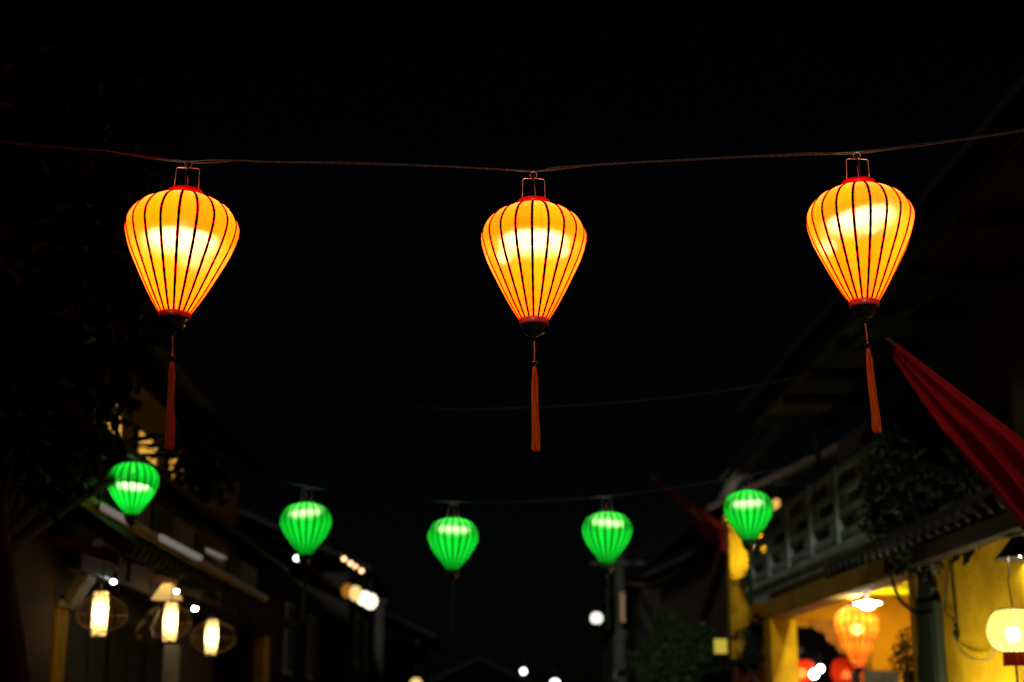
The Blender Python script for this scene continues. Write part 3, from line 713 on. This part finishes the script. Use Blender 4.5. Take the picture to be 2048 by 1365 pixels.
c = Vector(wlp.location); slab('hood', [c + Vector((-0.28, -0.10, -0.3)), c + Vector((-0.10, -0.18, -0.3)), c + Vector((0.3, -0.18, -0.3)), c + Vector((0.3, -0.18, 0.3)), c + Vector((-0.10, -0.18, 0.3)), c + Vector((-0.28, -0.10, 0.3))], (0, 0.02, 0), 'metal_black', wlp)
box('hood', (c.x - 0.30, c.x - 0.285, c.y - 0.10, c.y + 0.25, c.z - 0.3, c.z + 0.3), 'metal_black', wlp)
sl2 = thing('balcony_lamp', 'small amber lamp just right of a green lantern', 'lamp', at(1553, 1011, 19.8))
lathe('glass', [(0.001, -0.09), (0.045, -0.085), (0.05, 0.07), (0.03, 0.085), (0.001, 0.09)], 'lamp_amber', sl2)
lathe('cap', [(0.07, 0.088), (0.02, 0.13), (0.001, 0.135)], 'metal_black', sl2); tube('bracket', [(0, 0, 0.13), (0, 0, 0.3), (0.5, 0, 0.3)], 0.012, 'metal_black', sl2, 6, False, True)
rng = random.Random(21)
def shrub(name, label, cat, base, blobs, n, size, mat, stem_r=0.02, group=None):
    t = thing(name, label, cat, base, group); base = Vector(base)
    V, F = leaves(blobs, n, size, rng); mesh('crown', V, F, mat, t)
    parts = []
    for c, r in blobs:
        m = (base + c) / 2 + Vector((rng.gauss(0, .1), rng.gauss(0, .1), 0.1)); pts = spline([base, m, c], 5)
        parts.append(tubedata(pts, [stem_r * (1 - 0.7 * i / (len(pts) - 1)) for i in range(len(pts))], 6))
    V, F = merge(parts); mesh('trunk', V, F, 'bark', t); return t
b_ = at(1500, 1365, 20.3)
shrub('climbing_vine', 'dark vine climbing across the lit yellow end wall', 'vine', (b_.x, 20.3, 0.1), [(at(1508, 1275, 20.3), .22), (at(1520, 1245, 20.2), .10), (at(1466, 1165, 20.6), .035), (at(1494, 1140, 20.6), .04), (at(1503, 1190, 20.5), .05), (at(1470, 1270, 20.3), .05), (at(1500, 1320, 20), .2)], 900, 0.085, 'leaf_dark', 0.012)
b_ = at(1360, 1365, 23)
shrub('roadside_tree', 'dim green roadside tree left of the yellow sign', 'tree', (b_.x, 23, 0.13), [(at(1340, 1300, 23), .35), (at(1395, 1285, 23), .3), (at(1370, 1340, 22.5), .4), (at(1320, 1345, 23), .3), (at(1420, 1330, 22.5), .28), (at(1330, 1250, 23.3), .22), (at(1440, 1360, 22), .3), (at(1290, 1320, 24), .25)], 5200, 0.11, 'leaf_green', 0.05)
sg = thing('square_sign', 'small square lit yellow sign among the leaves', 'sign', at(1441, 1293, 21.6))
c = Vector(sg.location); box('case', (c.x - 0.115, c.x + 0.115, 21.6, 21.7, c.z - 0.125, c.z + 0.125), 'metal_black', sg)
box('face', (c.x - 0.095, c.x + 0.095, 21.585, 21.598, c.z - 0.105, c.z + 0.105), 'sign_yellow', sg); tube('bracket', [c + Vector((0.11, 0.06, 0.1)), c + Vector((0.35, 0.06, 0.1))], 0.015, 'metal_black', sg)
aw = thing('street_awning', 'dark flat awning edge below the square yellow sign', 'awning', at(1480, 1335, 19.5))
a = at(1395, 1340, 21.5); b = at(1530, 1325, 18.9)
slab('canopy', [(a.x, a.y, a.z), (b.x, b.y, b.z), (b.x + .5, b.y, b.z + .1), (a.x + .8, a.y, a.z + .1)], (0, 0, 0.09), 'shade_black', aw)
tube('strut', [(b.x - 0.2, b.y + 0.3, b.z), (b.x + 0.2, b.y + 0.3, 1.6)], 0.02, 'metal_black', aw)
gh = thing('lit_shopfront', 'amber lit shopfront under the dark flat awning', 'shop', at(1490, 1365, 22.4))
a = at(1455, 1350, 22.4); b = at(1520, 1350, 22.4)
box('wall', (a.x, b.x, 22.4, 22.6, 0.13, 2.2), 'wall_yellow', gh); 
for k in range(3): box('pillar', (a.x + (b.x - a.x) * k / 2.2, a.x + (b.x - a.x) * k / 2.2 + 0.05, 22.33, 22.398, 0.13, 2.15), 'timber_dark', gh)
tube('glow_tube', [(a.x + .05, 22.2, 2.12), (b.x - .05, 22.2, 2.12)], 0.02, 'bulb_small', gh)

# ------------------------------------------------------------------ utility pole, globe lamp, cables
up = thing('utility_pole', 'grey utility pole with a meter box far down the street', 'pole', (at(1240, 1300, 34).x, 34, 0))
a = at(1240, 1175, 34); tube('shaft', [(a.x, 34, 0), (a.x, 34, a.z + 0.8)], [0.16, 0.11], 'pole_dark', up, 14)
c = at(1238, 1305, 33.7); box('meter_box', (c.x - 0.12, c.x + 0.12, 33.55, 33.8, c.z - 0.42, c.z + 0.42), 'pole_dark', up)
box('crossarm', (a.x - 0.7, a.x + 0.7, 33.85, 33.95, a.z + 0.5, a.z + 0.6), 'pole_dark', up)
vs = thing('lit_edge', 'narrow dim peach glowing strip for a lit edge on the utility pole', 'sign', at(1245, 1215, 33.6))  # lit edge of a board built as a glowing face
c = Vector(vs.location); box('case', (c.x - 0.06, c.x + 0.06, 33.6, 33.68, c.z - 0.36, c.z + 0.36), 'metal_black', vs); box('face', (c.x - 0.045, c.x + 0.045, 33.585, 33.598, c.z - 0.34, c.z + 0.34), 'edge_peach', vs)
gp = thing('globe_lamp', 'glowing white globe street lamp under a green lantern', 'lamp', at(1193, 1237, 30))
ball('globe', (0, 0, 0), 0.125, 'globe_cream', gp, True, 18); lathe('collar', [(0.07, -0.105), (0.08, -0.17), (0.03, -0.19), (0.001, -0.19)], 'metal_black', gp)
tube('bracket', spline([(0, 0, -0.18), (0.05, 0.5, -0.35), (0.3, 2.0, -0.2), (0.52, 3.9, -0.1)], 5), 0.02, 'metal_black', gp, 8, False, True)
rng = random.Random(31)
for k in range(7):
    dx = rng.uniform(-14, 14); dy = rng.uniform(-16, 16); s = k / 6
    pts = [at(1900 + dx, 560 + dy * 2, 9.5), at(1640 + dx, 738 + dy, 13.2), at(1547 + dx, 856 + dy + 10 * s, 16.5), at(1448 + dx * .8, 975 + dy + 16 * s, 21), at(1350 + dx * .5, 1062 + dy + 14 * s, 27), at(1262 + dx * .3, 1118 + dy * .6 + 10 * s, 33.8)]
    tag(tube('overhead_cable', spline(pts, 7), rng.uniform(0.010, 0.019), 'cable_grey', None, 6), 'dark cable in the bundle sagging down the right of the street', 'cable', 'bundled overhead cables')
pts = [at(1262, 1168, 33.5), at(1290, 1171, 31), at(1320, 1160, 29), at(1380, 1128, 26), at(1450, 1085, 23)]
tag(tube('service_cable', spline(pts, 7), 0.035, 'rattan', None, 8), 'thick pale service cable curving up from the utility pole', 'cable')

# ------------------------------------------------------------------ left: porch house
ph = thing('porch_house', 'dark porch house with tiled eave and white ledge on the left', 'house', (-2.9, 10, 0))
XL = -2.9
box('pillar', (-3.36, -3.10, 10.70, 11.02, 0, 2.375), 'wall_yellow', ph)
box('capital', (-3.39, -3.07, 10.67, 11.05, 2.378, 2.44), 'stucco_pale', ph)
co = [(133, 1207), (141, 1207), (147, 1198), (160, 1176), (173, 1160), (180, 1130), (184, 1088), (192, 1078), (186, 1069), (174, 1072), (166, 1082), (160, 1110), (163, 1135), (150, 1155), (135, 1175), (130, 1196)]
slab('corbel', [at(x, y, 10.75) for x, y in co], (0, 0.24, 0), 'stucco_pale', ph)
box('front_wall', (-3.75, -3.6, 10.72, 20, 0, 3.0), 'wall_grey', ph)
for k, y in enumerate((11.1, 12.6, 14.1, 15.6)):
    d = box('door', (-3.597, -3.55, y, y + 1.35, 0.13, 2.5), 'paint_blueblack', ph)
    for q in range(2):
        for z0, z1 in ((0.3, 1.15), (1.25, 1.75), (1.85, 2.4)):
            box('door_panel', (-3.548, -3.535, y + 0.07 + 0.64 * q, y + 0.63 + 0.64 * q, z0, z1), 'paint_blueblack', d)
for y in (12.46, 13.96, 15.46): box('door_post', (-3.62, -3.50, y, y + 0.12, 0.13, 2.6), 'timber_dark', ph)
box('white_post', (-2.75, -2.62, 12.75, 12.88, 0.13, 2.2), 'plaster_white', ph)
box('inner_beam', (-3.0, -2.86, 10.35, 19.5, 2.62, 2.76), 'timber_dark', ph)
for k in range(9): 
    y = 10.5 + k * 1.05; slab('rafter', [(-3.58, y, 2.95), (-2.62, y, 2.66), (-2.62, y, 2.74), (-3.58, y, 3.03)], (0, 0.08, 0), 'timber_warm', ph)
slab('eave_deck', [(-2.5, 10.2, 2.70), (-2.95, 10.2, 3.0), (-2.95, 20.0, 3.0), (-2.5, 20.0, 2.70)], (0, 0, 0.03), 'timber_dark', ph)
tm = None
for k in range(48):
    V, F = tubedata([(-2.47, 0, 2.745), (-2.93, 0, 3.05)], 0.05, 8)
    if tm is None: o = mesh('tile_row', V, F, 'tile_dark', ph, True, True); tm = o.data
    else: o = link('tile_row', tm, None, ph)
    o.location = Vector((0, 10.3 + 0.2 * k, 0)) - Vector(ph.location)
box('ledge_fascia', (-2.99, -2.90, 10.3, 19.8, 3.02, 3.13), 'wall_ochre', ph)
box('ledge', (-3.05, -2.88, 10.3, 19.8, 3.132, 3.19), 'plaster_white', ph)
box('upper_wall', (-3.2, -3.06, 10.3, 19.9, 3.0, 3.56), 'wall_grey', ph)
for y in (11.4, 13.3, 15.4, 17.5):
    wd = box('window', (-3.058, -3.03, y, y + 0.9, 3.22, 3.52), 'paint_blueblack', ph); box('sill', (-3.056, -2.99, y - 0.05, y + 0.95, 3.193, 3.217), 'plaster_white', wd)
slab('upper_eave', [(-2.62, 9.9, 3.50), (-3.75, 9.9, 4.10), (-3.75, 20.2, 4.10), (-2.62, 20.2, 3.50)], (0, 0, 0.06), 'tile_dark', ph)
box('side_panel', (-3.0, -2.86, 19.55, 20.0, 1.7, 2.65), 'wall_yellow', ph)
for i, (a, b, c_) in enumerate((((322, 1075, 0), (400, 1116, 0), 0.030), ((206, 1014, 0), (262, 1046, 0), 0.024), ((415, 1100, 0), (450, 1116, 0), 0.016))):  # glowing strips stand in for reflections along the ledge
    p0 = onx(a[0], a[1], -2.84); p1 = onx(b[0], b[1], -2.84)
    t = thing('glow_tube', ('pale glowing strip for the reflection along the middle of the white ledge', 'pale glowing strip for the reflection at the near end of the white ledge behind the green lantern', 'short dim glowing strip for the reflection at the far end of the white ledge')[i], 'lamp', p0, 'glowing reflection strips on the ledge')
    tube('tube', [p0, p1], c_, 'ledge_glint', t, 8); box('tray', (-2.875, -2.86, p0.y, p1.y, p0.z - 0.03, p0.z + 0.03), 'fixture_white', t, 0)
# three pendants: paper cylinder in a wide rattan cage
def pendant(label, px, py, Y, ph_, cage_r, dx):
    c = at(px, py, Y); t = thing('pendant_lamp', label, 'lamp', c, 'paper cylinder pendants under the eave')
    r = ph_ * 0.17
    prof = [(r * 0.86, ph_ / 2), (r, ph_ / 2 - 0.01), (r * 1.04, 0), (r, -ph_ / 2 + 0.01), (r * 0.86, -ph_ / 2)]
    lathe('paper_cylinder', prof, 'paper_white', t, n=20)
    for s in (1, -1): lathe('rim', [(r * 0.7, s * ph_ * 0.5), (r * 0.9, s * ph_ * 0.5), (r * 0.9, s * (ph_ * 0.5 + 0.018)), (r * 0.7, s * (ph_ * 0.5 + 0.018)), (r * 0.7, s * ph_ * 0.5)], 'rattan', t, n=20)
    for k in range(8): 
        a = k * math.pi / 4; tube('slat', [(r * 1.03 * math.cos(a), r * 1.03 * math.sin(a), -ph_ / 2), (r * 1.07 * math.cos(a), r * 1.07 * math.sin(a), 0), (r * 1.03 * math.cos(a), r * 1.03 * math.sin(a), ph_ / 2)], 0.0022, 'rattan', t, 4, False, True)
    ball('bulb', (0, 0, 0.0), 0.026, 'bulb_paper', t, True, 10, 1.6)
    parts = []
    for k in range(22):
        a = k * math.pi / 11; parts.append(tubedata([(dx + cage_r * math.sin(q) * math.cos(a), cage_r * math.sin(q) * math.sin(a), cage_r * 0.72 * math.cos(q)) for q in [0.25 + 2.64 * i / 10 for i in range(11)]], 0.0026, 4))
    for q in (0.25, 1.57, 2.89):
        parts.append(tubedata([(dx + cage_r * math.sin(q) * math.cos(a), cage_r * math.sin(q) * math.sin(a), cage_r * 0.72 * math.cos(q)) for a in [2 * math.pi * i / 24 for i in range(24)]], 0.0036, 4, True))
    V, F = merge(parts); mesh('rattan_cage', V, F, 'rattan', t, True, True)
    tube('cord', [(0, 0, ph_ / 2), (0, 0, 2.72 - c.z)], 0.005, 'black_cable', t, 6, False, True)
pendant('paper cylinder pendant nearest the yellow pillar', 200, 1228, 10.55, 0.315, 0.185, 0.015)
pendant('paper cylinder pendant hanging under the white lampshade', 341, 1244, 12.0, 0.315, 0.20, -0.02)
pendant('paper cylinder pendant farthest along the porch', 423, 1275, 13.8, 0.325, 0.215, 0.02)
# white lampshade, two spots
ws = thing('cone_lamp', 'bright white cone lampshade above the middle pendant', 'lamp', at(335, 1182, 12.6))
lathe('shade', [(0.03, 0.06), (0.05, 0.055), (0.12, -0.05), (0.135, -0.075), (0.13, -0.075), (0.045, 0.045), (0.03, 0.06)], 'paper_white', ws, n=24)
ball('bulb', (0, 0, -0.015), 0.04, 'bulb_warm', ws, True); tube('cord', [(0, 0, 0.05), (0, 0, 0.12)], 0.006, 'black_cable', ws, 6, False, True)
for x, y, Y, r, lab in ((227, 1164, 11.2, 0.022, 'tiny white spotlight above the nearest pendant'), (390, 1218, 13.2, 0.026, 'tiny white spotlight between the two farther pendants'), (353, 1183, 12.2, 0.02, 'small white spotlight beside the cone lampshade')):
    t = thing('spotlight', lab, 'lamp', at(x, y, Y), 'porch spotlights'); ball('lens', (0, 0, 0), r, 'bulb_white', t, True, 12, 0.7)
    tube('can', [(0.004, 0, r * 0.5), (0.02, 0, r + 0.05)], [r * 1.05, r * 0.8], 'metal_black', t, 10, False, True); tube('stem', [(0.02, 0, r + 0.05), (0.02, 0, 0.16)], 0.006, 'gilt', t, 6, False, True)
# carved ornament with gilt edge
cv = thing('carved_ornament', 'dark carved ornament with gilt edges hanging between two pendants', 'ornament', at(292, 1245, 11.9))
og = [(268, 1268), (273, 1250), (285, 1235), (298, 1222), (310, 1212), (317, 1220), (308, 1238), (300, 1256), (305, 1275), (292, 1294), (278, 1286)]
slab('body', [at(x, y, 11.9) for x, y in og], (0, 0.12, 0), 'timber_dark', cv)
for g in ([(270, 1262), (276, 1248), (287, 1238), (291, 1243), (280, 1256), (274, 1265)], [(296, 1228), (306, 1216), (312, 1217), (302, 1231)], [(272, 1272), (281, 1268), (284, 1276), (276, 1281)]):
    slab('gilt_edge', [at(x, y, 11.88) for x, y in g], (0, 0.018, 0), 'gilt', cv)
tube('cord', [at(300, 1222, 11.95), at(302, 1150, 11.95)], 0.006, 'black_cable', cv)

# ------------------------------------------------------------------ left: near brown house and the tree in front of it
bh = thing('brown_house', 'nearly black brown house front at the left edge', 'house', (-2.95, 5, 0))
box('wall', (-3.5, -3.105, 2.0, 10.66, 0, 4.2), 'wall_brown', bh)
slab('roof', [(-2.7, 1.8, 4.2), (-5.0, 1.8, 5.4), (-5.0, 9.95, 5.4), (-2.7, 9.95, 4.2)], (0, 0, 0.08), 'tile_dark', bh)
rng = random.Random(41)
tb = Vector((-3.0, 8.4, 0.13)); tr = thing('street_tree', 'tall dark leafy tree filling the upper left', 'tree', (-2.6, 8.6, 0.13)); tb = Vector(tr.location)
cr = []
for (x, y, Y, r) in ((60, 300, 8.6, .9), (20, 150, 9.0, .8), (160, 450, 8.8, .75), (60, 520, 8.4, .8), (170, 250, 9.4, .6), (200, 620, 9.2, .5), (120, 680, 9.0, .65), (40, 760, 8.6, .7), (230, 380, 9.6, .45), (130, 800, 9.6, .38), (80, 900, 9.4, .38), (60, 60, 9.6, .7), (120, 930, 10.0, .22), (255, 815, 12.5, .07), (318, 890, 13.5, .06), (385, 915, 15, .26), (410, 950, 13.5, .3), (390, 870, 14, .25)):
    cr.append((at(x, y, Y), r))
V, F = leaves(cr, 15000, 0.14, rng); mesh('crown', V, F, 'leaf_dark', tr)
parts = [tubedata(spline([tb, tb + Vector((-.1, .1, 1.4)), tb + Vector((-.35, 0, 2.9)), tb + Vector((-.5, .2, 5.2))], 6), [0.13 - 0.0045 * i for i in range(19)], 10)]
for c, r in cr:
    o = tb + Vector((-.35, 0.05, 2.2 + 0.2 * (c.z - 3))); m = (o + c) / 2 + Vector((0, 0, .25)); pts = spline([o, m, c], 5)
    parts.append(tubedata(pts, [0.05 - 0.004 * i for i in range(11)], 6))
V, F = merge(parts); mesh('trunk', V, F, 'bark', tr, True)
# unseen house added behind the camera, keeps the fill off the left side
rh = thing('shade_house', 'tall unseen house added behind the viewpoint to shade the left side', 'house', (-3, -6, 0))
box('wall', (-8, -2.95, -6, 1.85, 0, 9.0), 'wall_brown', rh); slab('roof', [(-2.6, -6.3, 9.0), (-5.5, -6.3, 10.4), (-5.5, 1.95, 10.4), (-2.6, 1.95, 9.0)], (0, 0, 0.1), 'tile_dark', rh)
slab('roof', [(-8.4, -6.3, 9.0), (-5.502, -6.3, 10.4), (-5.502, 1.95, 10.4), (-8.4, 1.95, 9.0)], (0, 0, 0.1), 'tile_dark', rh)
for y in (-4.5, -1.5):
    for z in (1.2, 4.2, 6.8):
        wd = box('window', (-2.947, -2.92, y, y + 1.0, z, z + 1.3), 'plaster_white', rh); box('pane', (-2.918, -2.912, y + 0.08, y + 0.92, z + 0.08, z + 1.22), 'paint_blueblack', wd, 0)
# lit upper storey seen between the leaves
us = thing('upper_storey', 'upper storey with amber lit windows glimpsed through leaves', 'house', (-3.9, 14, 0))
box('wall', (-4.15, -3.9, 12.5, 23, 3.0, 5.3), 'wall_ochre', us)
for (x0, y0, x1, y1) in ((205, 792, 236, 835), (272, 862, 306, 900), (334, 910, 358, 942)):
    p0 = onx(x0, y0, -3.9); p1 = onx(x1, y1, -3.9); yy0, yy1 = p0.y, p1.y
    z0 = onx(x0, y0, -3.9).z - 0.45; z1 = onx(x0, y0, -3.9).z
    wd = box('window_frame', (-3.9, -3.86, yy0 - 0.06, yy1 + 0.06, z0 - 0.06, z1 + 0.06), 'timber_dark', us)
    for k in range(2): m0 = yy0 + (yy1 - yy0) * 0.5 * k; box('pane', (-3.858, -3.852, m0 + 0.02, m0 + (yy1 - yy0) * 0.5 - 0.02, z0, z1), 'window_amber', wd, 0)
slab('roof', [(-3.3, 12.0, 5.3), (-5.6, 12.0, 6.5), (-5.6, 23.5, 6.5), (-3.3, 23.5, 5.3)], (0, 0, 0.08), 'tile_dark', us)

# ------------------------------------------------------------------ far down the street
def house(label, x0, x1, y0, y1, h, side, mat, wins, roofmat='wall_dark'):
    t = thing('street_house', label, 'house', ((x0 + x1) / 2, y0, 0))
    box('wall', (x0, x1, y0, y1, 0, h), mat, t)
    ex = 0.45; xm = (x0 + x1) / 2
    slab('roof', [(x0 - ex, y0 - 0.3, h), (xm, y0 - 0.3, h + (x1 - x0) * 0.26), (xm, y1 + .3, h + (x1 - x0) * 0.26), (x0 - ex, y1 + .3, h)], (0, 0, 0.1), roofmat, t)
    slab('roof', [(x1 + ex, y0 - 0.3, h), (xm + .002, y0 - 0.3, h + (x1 - x0) * 0.26), (xm + .002, y1 + .3, h + (x1 - x0) * 0.26), (x1 + ex, y1 + .3, h)], (0, 0, 0.1), roofmat, t)
    xf = x1 if side < 0 else x0; s = 1 if side < 0 else -1
    for (y, z) in wins:
        a, b = sorted((xf + s * 0.003, xf + s * 0.05)); wd = box('window', (a, b, y, y + 0.9, z, z + 1.1), 'plaster_white', t)
        for k in range(2):
            a, b = sorted((xf + s * 0.052, xf + s * 0.06)); box('pane', (a, b, y + 0.06 + 0.4 * k, y + 0.44 + 0.4 * k, z + 0.08, z + 1.02), 'paint_blueblack', wd, 0)
    return t
house('dark house beyond the porch house with the cluster of lamps', -7, -2.95, 20.6, 27.5, 3.7, -1, 'wall_dark', [(22, 2.2), (25, 2.2)])
house('dim house with pale corner further down the left', -7, -2.6, 29, 37, 4.4, -1, 'wall_dark', [(30.5, 2.6), (33, 2.6)])
house('dim grey house farthest down the left', -6.5, -1.6, 39, 48, 3.6, -1, 'wall_dark', [(40.5, 2.0), (43, 2.0)])
house('dark house behind the utility pole', 3.9, 9, 35, 46, 4.6, 1, 'wall_dark', [(37, 2.6), (41, 2.6)])
house('dark house closing the end of the street', -4, 4, 66, 74, 2.0, 1, 'wall_dark', [(67, 2)])
cs = thing('corner_column', 'faint pale column of the dim house down the left', 'column', (at(758, 1300, 28.6).x, 28.6, 0))
a = at(758, 1300, 28.6); tube('shaft', [(a.x, 28.6, 0.1), (a.x, 28.6, at(758, 1215, 28.6).z)], 0.10, 'pole_dark', cs, 14); lathe('capital', [(0.1, at(758, 1215, 28.6).z), (0.17, at(758, 1212, 28.6).z + 0.05), (0.17, at(758, 1212, 28.6).z + .12), (0.001, at(758, 1212, 28.6).z + .12)], 'pole_dark', cs)
# row of peach bulbs on a string
pk = [(688, 1118), (701, 1127), (711, 1134), (723, 1142)]
stg = thing('string_lights', 'row of four round peach bulbs slanting down', 'string lights', at(688, 1118, 24))
for x, y in pk:
    c = at(x, y, 24 + (x - 688) * 0.03); ball('bulb', c, 0.035, 'string_peach', stg, n=12)
tube('wire', spline([at(x, y - 4, 24 + (x - 688) * 0.03) for x, y in [(660, 1100)] + pk + [(760, 1162)]], 5), 0.012, 'black_cable', stg, 6)
def lampball(name, label, px, py, Y, r, mat, cat='lamp', group=None, sq=1.0):
    t = thing(name, label, cat, at(px, py, Y), group); ball('globe', (0, 0, 0), r, mat, t, True, 14, sq)
    lathe('cap', [(r * 0.4, r * sq * 0.92), (r * 0.45, r * sq + 0.03), (0.001, r * sq + 0.05)], 'metal_black', t); tube('stem', [(0, 0, r * sq + 0.04), (0, 0, r * sq + 0.25)], 0.015, 'metal_black', t, 6, False, True)
    return t
G = 'lamps in the far cluster'
lampball('street_lantern', 'dim orange lantern at the left of the far lamp cluster', 695, 1182, 20.1, 0.085, 'far_orange', group=G, sq=1.2)
lampball('street_lantern', 'yellow lantern in the far lamp cluster', 711, 1187, 19.8, 0.085, 'far_yellow', group=G, sq=1.25)
lampball('street_lantern', 'cream lantern in the middle of the far lamp cluster', 728, 1197, 20.0, 0.10, 'far_cream', group=G)
lampball('street_lantern', 'brightest white lantern at the right of the far lamp cluster', 741, 1203, 20.2, 0.10, 'far_cream', group=G, sq=1.1)
lampball('street_lamp', 'single cold white bulb under the second green lantern', 593, 1117, 19.8, 0.036, 'far_white')
lampball('street_lamp', 'small white lamp low at the centre of the street', 1047, 1343, 38, 0.075, 'far_white')
lampball('street_lamp', 'white lamp cut by the bottom edge right of centre', 1110, 1368, 34, 0.105, 'far_white')
lampball('street_lamp', 'faint amber lamp at the bottom edge below the middle green lantern', 832, 1368, 30, 0.12, 'far_yellow')
